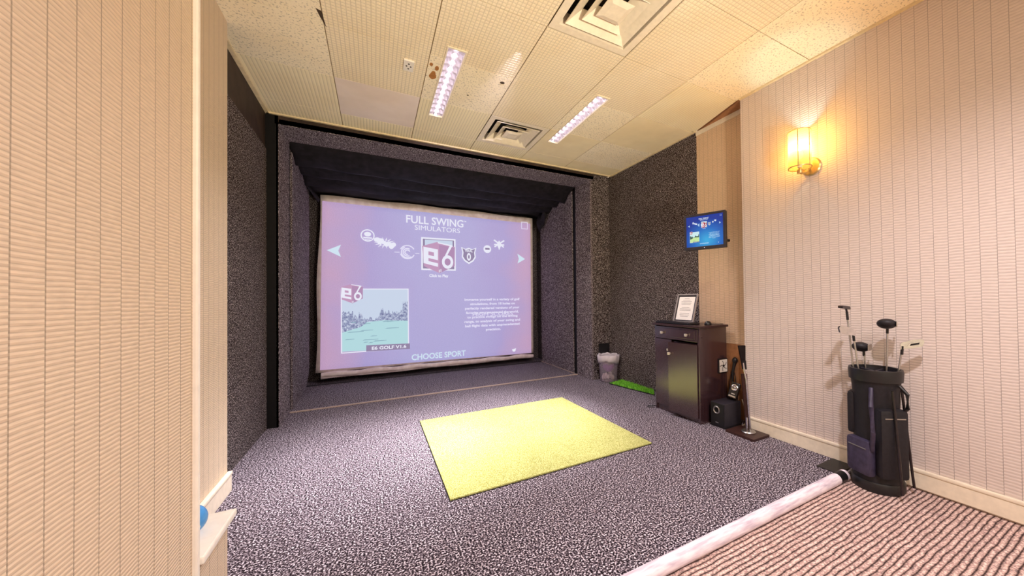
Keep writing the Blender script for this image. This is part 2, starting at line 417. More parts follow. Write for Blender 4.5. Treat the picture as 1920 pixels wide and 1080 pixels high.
# ------------------------------------------------------------------ ceiling fixtures
M['louver'] = plain('louver_metal', (214, 206, 214), 0.34, 0.45, var=0.06, scale=60)
M['bulb'] = emis('bulb_glow', (255, 248, 250), 14.0)
def troffer(lx, y0, y1, label, aim):
    t = thing('recessed_ceiling_light', (lx, (y0+y1)/2, H), label, 'ceiling light', 'recessed strip lights in the ceiling')
    wd = LW-0.002
    r = MB().box(lx-wd-0.006, lx+wd+0.006, y0-0.008, y0+0.006, H-0.006, H+0.01).box(lx-wd-0.006, lx+wd+0.006, y1-0.006, y1+0.008, H-0.006, H+0.01)
    r.box(lx-wd-0.006, lx-wd+0.004, y0+0.006, y1-0.006, H-0.006, H+0.01).box(lx+wd-0.004, lx+wd+0.006, y0+0.006, y1-0.006, H-0.006, H+0.01)
    r.build('frame', M['cream'], t)
    tr = MB()
    prof = [(-wd, H+0.002), (-wd*0.86, H+0.05), (-wd*0.5, H+0.085), (wd*0.5, H+0.085), (wd*0.86, H+0.05), (wd, H+0.002)]
    tr.grid(lambda u, v: Vector((lx+prof[round(u*5)][0], y0+0.004+(y1-y0-0.008)*v, prof[round(u*5)][1])), 5, 2)
    tr.box(lx-wd, lx+wd, y0, y0+0.004, H, H+0.088).box(lx-wd, lx+wd, y1-0.004, y1, H, H+0.088)
    tr.build('reflector', M['louver'], t)
    n = 12; fins = MB(); st = (y1-y0)/n
    for k in range(n):
        yc = y0+st*(k+0.5)
        for q in range(8):                     # star of fins round every bulb
            a = q*math.pi/4+math.pi/8
            ex = max(-wd*0.9, min(wd*0.9, math.cos(a)*wd)); ey = math.sin(a)*st*0.48
            fins.grid(lambda u, v: Vector((lx+ex*(0.3+0.7*u), yc+ey*(0.3+0.7*u), H+0.004+0.05*v+0.01*(1-u))), 1, 1)
    fins.build('louver', M['louver'], t, solid=0.0012)
    for k in range(n):
        yc = y0+st*(k+0.5)
        MB().sphere((lx, yc, H+0.035), 0.018, 12, (1, 1, 0.8)).build('bulb', M['bulb'], t, smooth=True)
    for k in range(4):
        yc = y0+(y1-y0)*(k+0.5)/4
        lamp('strip_light_beam', 'SPOT', (lx, yc, H+0.0), 27, (1.0, 0.93, 1.0), target=(lx-0.1, yc, 0), spot_size=R(112), spot_blend=0.8, shadow_soft_size=0.03)
    for k in range(2):
        yc = y0+(y1-y0)*(k+0.5)/2
        lamp('strip_light_core', 'SPOT', (lx, yc, H+0.0), 400, (1.0, 0.94, 0.98), target=(lx+aim[0], yc+aim[1], 0), spot_size=R(46), spot_blend=1.0, shadow_soft_size=0.03)
    return t
troffer(*LIGHTS[0], 'bright recessed strip light in the ceiling tiles, left of the two', (-0.50, 0.0))
troffer(*LIGHTS[1], 'narrow recessed strip light in the ceiling beside the square air vent', (-0.62, 0.25))

def diffuser(x0, x1, y0, y1, label, missing=False):
    t = thing('air_vent', ((x0+x1)/2, (y0+y1)/2, H), label, 'air vent', 'square ceiling air vents')
    def ring(a, b_, za, zb, th=0.003):
        """sloping square louver from inset a (height za) to inset b_ (height zb)"""
        m = MB()
        def rect(i, z): return [(x0+i, y0+i, z), (x1-i, y0+i, z), (x1-i, y1-i, z), (x0+i, y1-i, z)]
        A, B = rect(a, za), rect(b_, zb); bm = m.bm
        va = [bm.verts.new(p) for p in A]; vb = [bm.verts.new(p) for p in B]
        for k in range(4): bm.faces.new((va[k], va[(k+1) % 4], vb[(k+1) % 4], vb[k]))
        return m
    def rect_at(i, z): return [(x0+i, y0+i, z), (x1-i, y0+i, z), (x1-i, y1-i, z), (x0+i, y1-i, z)]
    m = ring(0.003, 0.055, H+0.001, H+0.001); m2 = ring(0.055, 0.062, H+0.001, H+0.085)
    me = bpy.data.meshes.new('t'); m2.bm.to_mesh(me); m.bm.from_mesh(me); m2.bm.free()
    m.build('frame', M['cream'], t, solid=0.003)
    bx(x0+0.06, x1-0.06, y0+0.06, y1-0.06, H+0.085, H+0.092).build('duct_opening', M['hole'], t)
    for a, b_, za, zb in ((0.082, 0.165, H-0.004, H+0.062), (0.160, 0.235, H-0.006, H+0.056)):
        m = ring(a, b_, za, zb); m.build('louver', M['cream'], t, solid=0.004)
    m = ring(0.222, 0.255, H-0.002, H-0.012); m.bm.faces.new([m.bm.verts.new(p) for p in rect_at(0.255, H-0.012)])
    m.build('centre_plate', M['cream'], t, solid=0.003)
    if missing:
        MB().tube([(x0+0.12, y0+0.09, H+0.06), (x0+0.17, y0+0.12, H+0.02), (x0+0.2, y0+0.10, H+0.05)], 0.006, 8).build('loose_wire', M['white_plastic'], t, smooth=True)
        MB().sphere((x0+0.30, y0+0.10, H+0.045), 0.05, 14, (1.6, 0.5, 0.5)).build('duct_flap', M['box'], t, smooth=True)
    return t
diffuser(0.974, 1.589, 3.282, 3.896, 'square ceiling air vent with a dark gap, beside the screen enclosure', True)
diffuser(0.974, 1.589, 1.421, 2.035, 'square stepped ceiling air vent nearest the camera, farther from the screen enclosure')
t = thing('ceiling_plate', (0.225, 2.855, H), 'small white square plate screwed to a grid patterned ceiling tile', 'plate')
MB().box(0.190, 0.260, 2.79, 2.92, H-0.012, H+0.001, 0.003).build('plate', M['white_plastic'], t)
for dx, dy in ((0, 0.03), (-0.014, 0), (0.014, 0), (0, -0.03)):
    MB().cyl((0.225+dx, 2.855+dy, H-0.0135), (0.225+dx, 2.855+dy, H-0.011), 0.006, seg=10).build('socket_hole', M['hole'], t)

# ================================================================== SIMULATOR ENCLOSURE
E_ = thing('simulator_enclosure', ((JL+JR)/2, 5.2, 0), 'grey speckled carpet enclosure around the projection screen', 'enclosure')
cf_ = M['wall_carpet_lit']
bx(JL-0.02, JL, YF, YS+0.0, 0.0, ZL+0.02).build('jamb', cf_, E_)
bx(JR, JR+0.028, YF+0.052, YS, 0.0, ZL+0.02).build('jamb', cf_, E_)
MB().prism([(YF, ZL), (YS, ZL+0.025), (YS, ZL+0.05), (YF, ZL+0.05)], JL, JR+0.03, 'x').build('lintel', cf_, E_)
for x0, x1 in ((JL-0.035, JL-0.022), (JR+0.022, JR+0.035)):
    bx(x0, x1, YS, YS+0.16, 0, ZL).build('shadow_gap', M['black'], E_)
# left carpet wing: its lower back corner is cut to a curve
pr = [(YS+0.15, 0.0), (5.30, 0.0)] + [(5.30+0.60*math.sin(a), 0.34-0.34*math.cos(a)) for a in [k*math.pi/16 for k in range(1, 9)]] + [(5.92, 2.80), (YS+0.15, 2.80)]
MB().prism(pr, JL-0.02, JL, 'x').build('side_panel', cf_, E_)
bx(JR, JR+0.02, YS+0.12, 5.95, 0.0, 2.80).build('side_panel', cf_, E_)
bx(-0.98, -0.90, YS, YB, 0, H).build('outer_panel', M['wall_carpet'], E_)
bx(JR+0.10, JR+0.18, YS, YB, 0, H).build('outer_panel', M['wall_carpet'], E_)
bx(-0.98, JR+0.18, YS, YB, H, H+0.05).build('roof_panel', M['black'], E_)
MB().box(JL-0.0, JR+0.0, YS-0.018, YS+0.018, 0.0, 0.010, 0.003).build('threshold_strip', M['strip'], E_)
MB().box(JL-0.1, JR+0.0, 5.93, 5.955, 0.0, 0.012, 0.003).build('rear_floor_strip', M['box_soft'], E_)
random.seed(3)
MB().tube([(JR-0.012+random.uniform(-0.004, 0.004), YS+0.06+1.26*k/24, 0.006+random.uniform(-0.002, 0.003)) for k in range(25)], 0.006, 6).build('frayed_seam', M['strip'], E_)
# black fabric canopy in sagging folds
cv = [(4.62, 2.87), (4.67, 2.82), (4.85, 2.74), (4.97, 2.690), (5.01, 2.693), (5.03, 2.76), (5.06, 2.775), (5.16, 2.725), (5.28, 2.678), (5.32, 2.682), (5.34, 2.735),
      (5.37, 2.74), (5.48, 2.68), (5.58, 2.638), (5.62, 2.642), (5.64, 2.70), (5.70, 2.70), (5.84, 2.665), (5.93, 2.66), (6.12, 2.66)]
def canopy(u, v):
    i = min(len(cv)-1, round(v*(len(cv)-1))); y, z = cv[i]; x = JL-0.01+(JR-JL+0.02)*u
    sag = 0.03*math.sin(math.pi*u)*math.sin(math.pi*v)
    wav = 0.008*math.sin(u*23+i*1.7)+0.006*math.sin(u*51+i*0.9)
    crease = 0.05*(max(0, 1-abs(u-(0.62-0.02*i))/0.35))*(1 if 6 < i < 14 else 0)*0.35
    edge = 0.05*max(0, (u-0.93)/0.07)*math.sin(i*1.3)
    return Vector((x, y+wav*0.6, z-sag*0.4+wav*(0.2 if i < 2 else 1)-crease+edge*0.5))
k_ = thing('fabric_canopy', ((JL+JR)/2, 5.3, 2.7), 'black cloth canopy hanging in folds above the projection screen', 'fabric canopy')
MB().grid(canopy, 60, len(cv)-1).build('cloth', M['fabric'], k_, smooth=True, auto=False, solid=0.004)
MB().grid(lambda u, v: Vector((JR-0.03-0.07*math.sin(v*3)-0.015*math.sin(u*9), 5.55+0.33*u, 2.68-0.34*v*(0.25+0.75*u)+0.01*math.sin(v*11))), 10, 10).build('hanging_end', M['fabric'], k_, smooth=True, solid=0.003)
MB().grid(lambda u, v: Vector((JL+0.015+0.10*math.sin(v*2.2)*u, 5.60+0.36*u, 2.67-0.16*v*(0.3+0.7*u)+0.008*math.sin(v*9))), 10, 8).build('hanging_end', M['fabric'], k_, smooth=True, solid=0.003)

# ================================================================== PROJECTION SCREEN
def screen_cloth():
    t = NT('projected_picture'); v = t.coord()
    sx = t.node('SeparateXYZ'); t.link(v, sx.inputs[0])
    # the projected menu: lavender middle running to pink at both sides
    ax = t.math('ABSOLUTE', t.math('SUBTRACT', sx.outputs[0], 0.03))
    wob = t.noise(t.coord((1.3, 1, 1.3)), 1.2, 2)
    f = t.math('ADD', t.math('DIVIDE', ax, 1.6), t.math('MULTIPLY', t.math('SUBTRACT', wob, 0.5), 0.5))
    colr = t.ramp(f, [(0.25, lin((164, 161, 210))), (0.62, lin((162, 152, 204))), (0.98, lin((186, 152, 188)))])
    weave = t.noise(t.coord((90, 1, 90)), 1.0, 2)
    colr = t.mix(0.22, colr, t.ramp(weave, [(0.3, (0.3, 0.3, 0.3, 1)), (0.7, (0.7, 0.7, 0.7, 1))]), 'OVERLAY')
    t.link(colr, t.b.inputs['Emission Color']); t.b.inputs['Emission Strength'].default_value = 0.95
    return t.set(lin((120, 112, 116)), 0.9, 0, 0.05)
M['projected'] = screen_cloth()
M['hem'] = plain('screen_hem_cloth', (248, 228, 224), 0.85, var=0.08, scale=12)
S_ = thing('projection_screen', (0.91, YSC, 0.0), 'large lavender lit projection screen showing a golf simulator menu', 'screen')
def scr(x, z):     # gentle slackness of the cloth
    return YSC+0.0012*math.sin(x*2.1)
XA, XB, ZA, ZB = -0.672, 2.478, 0.175, 2.515
def corner(u, v):    # u across, v up: the projected picture
    xl = -0.668+0.030*v; xr = 2.470+0.006*v
    x = xl+(xr-xl)*u; z = 0.196-0.030*u+(2.548-0.040*u-(0.196-0.030*u))*v
    return x, z
def outer(u, v):
    xl = -0.722+0.058*v+0.012*math.sin(v*9); xr = 2.512+0.010*v
    x = xl+(xr-xl)*u
    zt = 2.634-0.030*u+0.016*math.sin(u*3.1)+0.006*math.sin(u*21); zb = 0.16
    return x, zb+(zt-zb)*v
MB().grid(lambda u, v: Vector((*(lambda p: (p[0], scr(*p), p[1]))(corner(u, v)),)), 40, 30).build('screen_cloth', M['projected'], S_, smooth=True, solid=0.002)
MB().grid(lambda u, v: Vector((*(lambda p: (p[0], scr(*p)+0.006, p[1]))(outer(u, v)),)), 40, 30).build('border_cloth', M['hem'], S_, smooth=True, solid=0.003)
# rolled hem along the bottom edge
hp = [(-0.655+3.155*k/40, YSC-0.012+0.004*math.sin(k), 0.128-0.012*k/40+0.006*math.sin(k*0.9)) for k in range(41)]
MB().tube(hp, [0.030+0.008*abs(math.sin(k*0.55)) for k in range(41)], 12).build('bottom_hem', M['hem'], S_, smooth=True)
MB().grid(lambda u, v: Vector((-0.66+3.15*u, YSC-0.022+0.006*math.sin(u*31), 0.135-0.062*v*(1-0.25*u)+0.006*math.sin(u*17))), 50, 3).build('hem_flap', M['hem'], S_, smooth=True, solid=0.003)

M['ink_white'] = emis('projected_white', (232, 232, 246), 1.0)
M['ink_cyan'] = emis('projected_pale_cyan', (206, 226, 240), 1.0)
M['ink_soft'] = emis('projected_soft_white', (226, 222, 244), 1.0)
M['ink_pink'] = emis('projected_rose', (192, 152, 186), 1.0)
M['ink_pink2'] = emis('projected_deep_rose', (176, 140, 178), 1.0)
M['ink_grey'] = emis('projected_grey', (146, 132, 164), 1.0)
M['ink_sky'] = emis('projected_sky', (200, 212, 232), 1.0)
M['ink_tree'] = emis('projected_tree', (132, 138, 172), 1.0)
M['ink_tree2'] = emis('projected_tree_pale', (160, 168, 198), 1.0)
def tree_mat():
    t_ = NT('projected_trees'); n_ = t_.noise(t_.coord((30, 1, 30)), 1.0, 4, 0.75)
    t_.link(t_.ramp(n_, [(0.38, lin((108, 112, 152))), (0.5, lin((150, 158, 190))), (0.62, lin((206, 214, 232)))]), t_.b.inputs['Emission Color'])
    t_.b.inputs['Emission Strength'].default_value = 1.0; t_.set((0.02, 0.02, 0.02, 1), 0.7, 0, 0.1); return t_.m
M['ink_tree'] = tree_mat()
M['ink_grass'] = emis('projected_grass', (178, 216, 222), 1.0)
M['ink_grass2'] = emis('projected_grass_dark', (140, 172, 188), 1.0)
M['mon_bg'] = None

class Panel:
    """flat graphics on an upright picture; scr = (u right, v up) in metres mapped to the surface"""
    def __init__(s, root, P, lift, mats, thick=0.001): s.root, s.P, s.lift, s.mats, s.thick = root, P, lift, mats, thick
    def _place(s, bm, layer):
        for v in bm.verts: v.co = s.P(v.co.x, v.co.y, s.lift*(layer+1)+v.co.z)
    def poly(s, name, polys, mat, layer=0):
        m = MB()
        for pl in polys: m.prism(pl, 0, s.thick, 'z')
        s._place(m.bm, layer); return m.build(name, s.mats[mat], s.root)
    def text(s, name, items, mat, layer=0):
        """items: (string, x, baseline z, capital height, width or None, align)"""
        m = MB()
        for it in items:
            st, x, z, h, wd, al = it[:6]; sk = it[6] if len(it) > 6 else 0.0; bold = it[7] if len(it) > 7 else 0.012
            me, w0, h0 = text_mesh(st, bold); sy = h/h0; sxx = (wd/w0) if wd else sy
            if al == 'c': x -= w0*sxx/2
            if al == 'r': x -= w0*sxx
            m.mesh(me, Matrix(((sxx, 0, 0, x), (sxx*sk, sy, 0, z), (0, 0, 1, 0), (0, 0, 0, 1))))
        s._place(m.bm, layer); return m.build(name, s.mats[mat], s.root)
def rect(x0, x1, z0, z1): return [(x0, z0), (x1, z0), (x1, z1), (x0, z1)]
def frame(x0, x1, z0, z1, t): return [rect(x0, x1, z1-t, z1), rect(x0, x1, z0, z0+t), rect(x0, x0+t, z0+t, z1-t), rect(x1-t, x1, z0+t, z1-t)]
def disc(cx, cz, r, n=24, sq=1.0): return [(cx+r*math.cos(2*math.pi*k/n), cz+r*sq*math.sin(2*math.pi*k/n)) for k in range(n)]
def ringp(cx, cz, r0, r1, a0=0, a1=2*math.pi, n=24):
    out = []
    for k in range(n):
        a, b_ = a0+(a1-a0)*k/n, a0+(a1-a0)*(k+1)/n
        out.append([(cx+r0*math.cos(a), cz+r0*math.sin(a)), (cx+r1*math.cos(a), cz+r1*math.sin(a)), (cx+r1*math.cos(b_), cz+r1*math.sin(b_)), (cx+r0*math.cos(b_), cz+r0*math.sin(b_))])
    return out

def cube_logo(pn, cx, cz, s, L):
    """the red box with e on one face and 6 on the other; s = width"""
    h = s*0.5
    pn.poly('logo_box', [[(cx-h, cz+0.42*h*1.6), (cx-0.1*h, cz+0.98*h), (cx+h*1.02, cz+0.72*h), (cx+h*1.0, cz-0.55*h), (cx+0.05*h, cz-1.05*h), (cx-0.9*h, cz-0.62*h)]], 'ink_pink', L)
    pn.poly('logo_box_face', [[(cx+0.02*h, cz+0.80*h), (cx+h*1.02, cz+0.66*h), (cx+h*0.98, cz-0.55*h), (cx+0.05*h, cz-1.05*h)]], 'ink_pink2', L+1)
    e0 = (cx-0.93*h, cz-0.42*h); w_, h_ = 0.88*h, 1.05*h
    def q(u, v): return (e0[0]+u*w_, e0[1]+v*h_-0.22*h*u*(1-0.4*v))
    e = [[(0, 0), (0.34, 0), (0.34, 1), (0, 1)], [(0.3, 0.78), (1, 0.78), (1, 1), (0.3, 1)], [(0.72, 0.42), (1, 0.42), (1, 0.8), (0.72, 0.8)],
         [(0.3, 0.38), (1, 0.38), (1, 0.56), (0.3, 0.56)], [(0.3, 0), (1, 0), (1, 0.2), (0.3, 0.2)]]
    pn.poly('logo_letter', [[q(*p) for p in pl] for pl in e], 'ink_white', L+2)
    c6 = (cx+0.55*h, cz-0.30*h)
    pl = ringp(c6[0], c6[1], 0.19*h, 0.36*h, n=20)
    pl = [[(x, c6[1]+(z-c6[1])*1.25) for x, z in p] for p in pl]
    pl.append([(cx+0.22*h, c6[1]+0.05*h), (cx+0.36*h, c6[1]+0.10*h), (cx+0.86*h, cz+0.78*h), (cx+0.70*h, cz+0.80*h)])
    pl.append([(cx-0.05*h, cz+0.90*h), (cx+0.88*h, cz+0.72*h), (cx+0.86*h, cz+0.82*h), (cx-0.05*h, cz+0.97*h)])
    pn.poly('logo_numeral', pl, 'ink_white', L+2)
    pn.poly('logo_mark', [rect(cx+0.0*h, cx+0.05*h, cz-1.0*h, cz-0.82*h), rect(cx+0.1*h, cx+0.15*h, cz-0.98*h, cz-0.78*h)], 'ink_white', L+2)

def menu(pn, detail=True):
    pn.text('title_text', [('FULL SWING', 0.425, 2.345, 0.118, 0.86, 'l', -0.006, 0.014), ('TM', 1.29, 2.43, 0.022, None, 'l')], 'ink_white', 1)
    pn.text('subtitle_text', [('SIMULATORS', 0.545, 2.243, 0.076, 0.685, 'l', -0.004, 0.0)], 'ink_white', 1)
    pn.poly('arrow_icon', [[(-0.585, 1.862), (-0.420, 1.948), (-0.452, 1.862)], [(-0.585, 1.862), (-0.452, 1.862), (-0.420, 1.776)]], 'ink_cyan', 1)
    pn.poly('arrow_icon', [[(2.366, 1.860), (2.250, 1.860), (2.222, 1.948)], [(2.366, 1.860), (2.222, 1.776), (2.250, 1.860)]], 'ink_cyan', 1)
    # round coin emblem
    pn.poly('coin_emblem', ringp(-0.09, 2.105, 0.075, 0.09)+[disc(-0.09, 2.125, 0.045, sq=0.75), rect(-0.145, -0.035, 2.06, 2.08), rect(-0.125, -0.055, 2.037, 2.048)], 'ink_white', 1)
    # burst of splashes
    random.seed(5); bl = []
    for k in range(16):
        u = k/15; bl.append(disc(0.02+0.23*u, 2.045-0.075*u+random.uniform(-0.022, 0.022), random.uniform(0.022, 0.036), 10))
    for k in range(14):
        a = k*2*math.pi/14; cx, cz = 0.13+0.07*math.cos(a), 2.01+0.035*math.sin(a)
        bl.append([(cx-0.01*math.sin(a), cz+0.01*math.cos(a)), (cx+0.01*math.sin(a), cz-0.01*math.cos(a)), (cx+0.075*math.cos(a), cz+0.055*math.sin(a))])
    pn.poly('splash_emblem', bl, 'ink_white', 1)
    # swirl emblem
    sw = []
    for r, a0, a1 in ((0.105, 0.5, 2.7), (0.085, 2.0, 5.4), (0.06, 1.0, 5.2), (0.036, 0.3, 4.9), (0.1, 3.4, 5.9)):
        sw += ringp(0.44, 1.885, r-0.009, r+0.007, a0, a1, 14)
    pn.poly('swirl_emblem', sw+[rect(0.26, 0.33, 1.875, 1.884), rect(0.55, 0.61, 1.87, 1.879)], 'ink_soft', 1)
    # centre tile
    pn.poly('tile_background', [rect(0.655, 1.145, 1.64, 2.115)], 'ink_grey', 1)
    pn.poly('tile_sky', [rect(0.69, 1.11, 1.98, 2.10)], 'ink_sky', 2)
    pn.poly('tile_frame', frame(0.636, 1.158, 1.618, 2.134, 0.024), 'ink_white', 2)
    cube_logo(pn, 0.895, 1.83, 0.49, 3)
    pn.text('caption_text', [('Click to Play', 0.896, 1.512, 0.042, 0.29, 'c', 0, 0.03)], 'ink_white', 1)
    # shield with a football
    def shield(s): return [(1.37+a*s, 1.90+b_*s) for a, b_ in ((-0.125, 0.115), (-0.06, 0.085), (0, 0.105), (0.06, 0.085), (0.125, 0.115), (0.105, 0.03), (0.115, -0.05), (0.075, -0.115), (0, -0.165), (-0.075, -0.115), (-0.115, -0.05), (-0.105, 0.03))]
    pn.poly('shield_emblem', [shield(1.0)], 'ink_white', 1)
    pn.poly('shield_field', [shield(0.82)], 'ink_grey', 2)
    pn.poly('shield_ball', [[(1.37+0.034*math.cos(t), 1.855+0.066*math.sin(t)) for t in [k*math.pi/9 for k in range(18)]]], 'ink_white', 3)
    pn.poly('shield_ball_core', [[(1.37+0.014*math.cos(t), 1.855+0.032*math.sin(t)) for t in [k*math.pi/6 for k in range(12)]]], 'ink_grey', 4)
    pn.text('shield_text', [('VIRAL', 1.37, 1.935, 0.040, 0.13, 'c', 0, 0.03)], 'ink_white', 3)
    pn.poly('disc_emblem', [disc(1.682, 2.002, 0.066)], 'ink_white', 1)
    pn.poly('disc_bar', [rect(1.645, 1.72, 1.99, 2.022)], 'ink_grey', 2)
    pn.poly('crossed_emblem', [[(1.79, 2.16), (1.81, 2.175), (1.98, 2.055), (1.965, 2.04)], [(1.99, 2.16), (1.97, 2.175), (1.80, 2.055), (1.815, 2.04)],
                               [(1.845, 2.09), (1.935, 2.09), (1.89, 2.165)], [(1.855, 2.08), (1.925, 2.08), (1.89, 1.995)], rect(1.80, 1.98, 2.078, 2.10)], 'ink_white', 1)
    pn.poly('corner_box', frame(2.302, 2.424, 2.40, 2.528, 0.009), 'ink_soft', 1)
    # golf course picture
    pn.poly('picture_sky', [rect(-0.41, 0.44, 0.82, 1.315)], 'ink_sky', 1)
    pn.poly('picture_grass', [[(-0.41, 0.43), (0.44, 0.41), (0.44, 0.84), (0.12, 0.86), (-0.41, 0.80)]], 'ink_grass', 2)
    random.seed(11); n_ = 90 if detail else 30; topz = []
    for k in range(n_+1):
        u = k/n_; hill = 1.00 if u < 0.3 else (0.895 if u < 0.55 else (0.99 if u < 0.92 else 1.12))
        if 0.16 < u < 0.24: hill -= 0.07
        if 0.55 <= u < 0.62: hill += 0.03
        topz.append((-0.41+0.85*u, hill+random.uniform(-0.05, 0.02)))
    low = [(0.44, 0.835), (0.12, 0.855), (-0.10, 0.84), (-0.18, 0.77), (-0.41, 0.70)]
    pn.poly('picture_trees', [topz+low], 'ink_tree', 3)
    random.seed(2); stx = []
    for k in range(16 if detail else 5):
        x = random.uniform(-0.40, 0.15); z = random.uniform(0.46, 0.74) if k < 10 else random.uniform(0.80, 0.84); l = random.uniform(0.06, 0.26)
        stx.append([(x, z), (min(x+l, 0.43), z+0.006), (min(x+l, 0.43), z+0.012), (x+0.03, z+0.014)])
    pn.poly('picture_streaks', stx, 'ink_grass2', 3)
    pn.poly('picture_frame', frame(-0.424, 0.452, 0.405, 1.325, 0.013), 'ink_white', 5)
    pn.text('picture_caption', [('PEBBLE', 0.14, 1.235, 0.034, 0.24, 'c', 0, 0.02)], 'ink_soft', 5) if False else None
    pn.poly('name_bar', [[(-0.115, 0.408), (0.466, 0.402), (0.466, 0.485), (-0.115, 0.50)]], 'ink_grey', 6)
    pn.text('name_bar_text', [('E6 GOLF V1.6', 0.185, 0.428, 0.046, 0.46, 'c', -0.012, 0.03)], 'ink_white', 7)
    cube_logo(pn, -0.29, 1.255, 0.27, 7)
    par = ['Immerse yourself in a variety of golf', 'simulations, from 18 holes on', 'perfectly rendered versions of your', 'favorite courses around the world,', 'to practice swings on the driving', 'range, to analysis of your swing and', 'ball flight data with unprecedented', 'precision.']
    wd = [0.96, 0.78, 0.95, 0.92, 0.88, 0.97, 0.95, 0.26]
    for k, l in enumerate(par):
        pn.text('paragraph_line', [(l, 1.775, 1.125-0.073*k, 0.038, wd[k], 'c', 0, 0.03)], 'ink_soft', 1)
    pn.text('score_heading', [('HIGH SCORES', 1.775, 0.868, 0.062, 0.70, 'c', -0.01, 0.002)], 'ink_soft', 2)
    pn.text('heading_text', [('CHOOSE SPORT', 0.897, 0.222, 0.088, 0.815, 'c', 0.0, 0.02)], 'ink_cyan', 1)
    pn.poly('bird_icon', [disc(2.14, 0.240, 0.026, 10), [(2.10, 0.272), (2.135, 0.232), (2.115, 0.228)], [(2.135, 0.262), (2.178, 0.275), (2.166, 0.222)]], 'ink_white', 1)
Pscr = lambda u, v, d: Vector((u, scr(u, v)-0.002-d, v))
menu(Panel(S_, Pscr, 0.0016, M))

# ================================================================== FLOOR THINGS
def turf(name, stops, scale):
    t = NT(name); v = t.coord(); n = t.noise(v, scale, 2)
    b_ = t.noise(v, 4, 2)
    cc = t.mix(0.3, t.ramp(n, stops), t.ramp(b_, [(0.3, (0.38, 0.38, 0.38, 1)), (0.7, (0.62, 0.62, 0.62, 1))]), 'OVERLAY')
    t.bump(n, 0.5, 0.006); return t.set(cc, 0.9, 0, 0.1)
M['mat_turf'] = turf('yellow_green_turf', [(0.36, lin((136, 138, 72))), (0.5, lin((182, 182, 106))), (0.64, lin((216, 216, 154)))], 190)
M['green_turf'] = turf('bright_green_turf', [(0.3, lin((60, 150, 30))), (0.5, lin((124, 214, 66))), (0.7, lin((196, 246, 110)))], 120)
t = thing('hitting_mat', (1.13, 2.9, 0), 'square yellow green turf hitting mat in the middle of the floor', 'golf mat')
MB().prism([(0.366, 3.655), (1.878, 3.66), (1.895, 2.158), (0.372, 2.138)], 0.0005, 0.012, 'z').build('turf', M['mat_turf'], t)
MB().prism([(0.362, 3.659), (1.882, 3.664), (1.899, 2.154), (0.368, 2.134)], 0.0003, 0.004, 'z').build('backing', M['box'], t)
# small rough strip of turf by the wall
t = thing('turf_strip', (2.86, 3.55, 0), 'small bright green artificial grass strip beside the cabinet', 'turf')
tx = [(2.725, 3.915), (2.955, 3.955), (2.955, 3.32), (2.852, 3.19)]
MB().prism([(2.722, 3.92), (2.960, 3.96), (2.960, 3.31), (2.852, 3.18)], 0.0005, 0.010, 'z').build('backing', M['box'], t)
random.seed(4); gm = MB()
def inside(u, v):
    a = Vector(tx[0]).lerp(Vector(tx[1]), u); b_ = Vector(tx[3]).lerp(Vector(tx[2]), u); return a.lerp(b_, v)
for k in range(2600):
    p = inside(random.random(), random.random()); hgt = random.uniform(0.012, 0.026); a = random.uniform(0, math.pi)
    if p.x > 2.86: hgt *= 1.5
    d = Vector((math.cos(a), math.sin(a)))*0.004; lx, ly = random.uniform(-0.01, 0.01), random.uniform(-0.01, 0.01)
    vs = [gm.bm.verts.new((p.x-d.x, p.y-d.y, 0.008)), gm.bm.verts.new((p.x+d.x, p.y+d.y, 0.008)), gm.bm.verts.new((p.x+lx, p.y+ly, 0.008+hgt))]
    gm.bm.faces.new(vs)
o = gm.build('grass_blades', M['green_turf'], t); o['kind'] = 'stuff'

# foam edge roll between the two carpets
def pipe_mat():
    t = NT('pale_foam'); n = t.noise(t.coord((6, 40, 40)), 1.5, 3)
    return t.set(t.ramp(n, [(0.3, lin((196, 180, 196))), (0.6, lin((240, 230, 238)))]), 0.6, 0, 0.3)
M['foam'] = pipe_mat()
t = thing('edge_roll', (1.0, 1.155, 0.0), 'long pale rounded edge strip where the two carpets meet', 'edge strip')
MB().cyl((-0.50, 1.155, 0.012), (2.50, 1.155, 0.012), 0.033, seg=28).build('roll', M['foam'], t, smooth=True)
MB().cyl((2.50, 1.155, 0.012), (2.575, 1.155, 0.012), 0.0335, seg=28).build('black_tape', M['box'], t, smooth=True)
MB().cyl((2.575, 1.155, 0.012), (2.60, 1.155, 0.012), 0.033, seg=28).build('roll_end', M['foam'], t, smooth=True)
tag(bx(2.60, XN-0.022, 1.19, 1.32, 0.0, 0.006, 0.002).build('floor_seam_strip', M['box']), 'short flat black strip on the carpet at the wall end of the pale edge roll', 'floor strip')

# blue ball on the low wall
M['blue'] = plain('blue_rubber', (78, 156, 226), 0.35, spec=0.5, var=0.08)
t = thing('ball', (-0.572, 1.735, 0.35), 'blue ball resting on the white capped low wall', 'ball')
MB().sphere((-0.572, 1.735, 0.401), 0.051, 32).build('ball_body', M['blue'], t, smooth=True)
m = MB(); random.seed(9)
for k in range(9):
    a = R(-62+random.uniform(-16, 26)); e = R(random.uniform(-20, 22)); d = Vector((math.cos(a)*math.cos(e), math.sin(a)*math.cos(e), math.sin(e)))
    m.sphere(Vector((-0.572, 1.735, 0.401))+d*0.0500, random.uniform(0.004, 0.008), 8, (1, 1, 1))
m.build('worn_print', M['white_plastic'], t, smooth=True)

# dark square opening in the back wall
tag(MB().box(2.765, 2.945, YR-0.012, YR, 0.35, 0.50, 0.002).build('wall_box', M['box']), 'square black box low on the speckled wall behind the wastebasket', 'wall box')

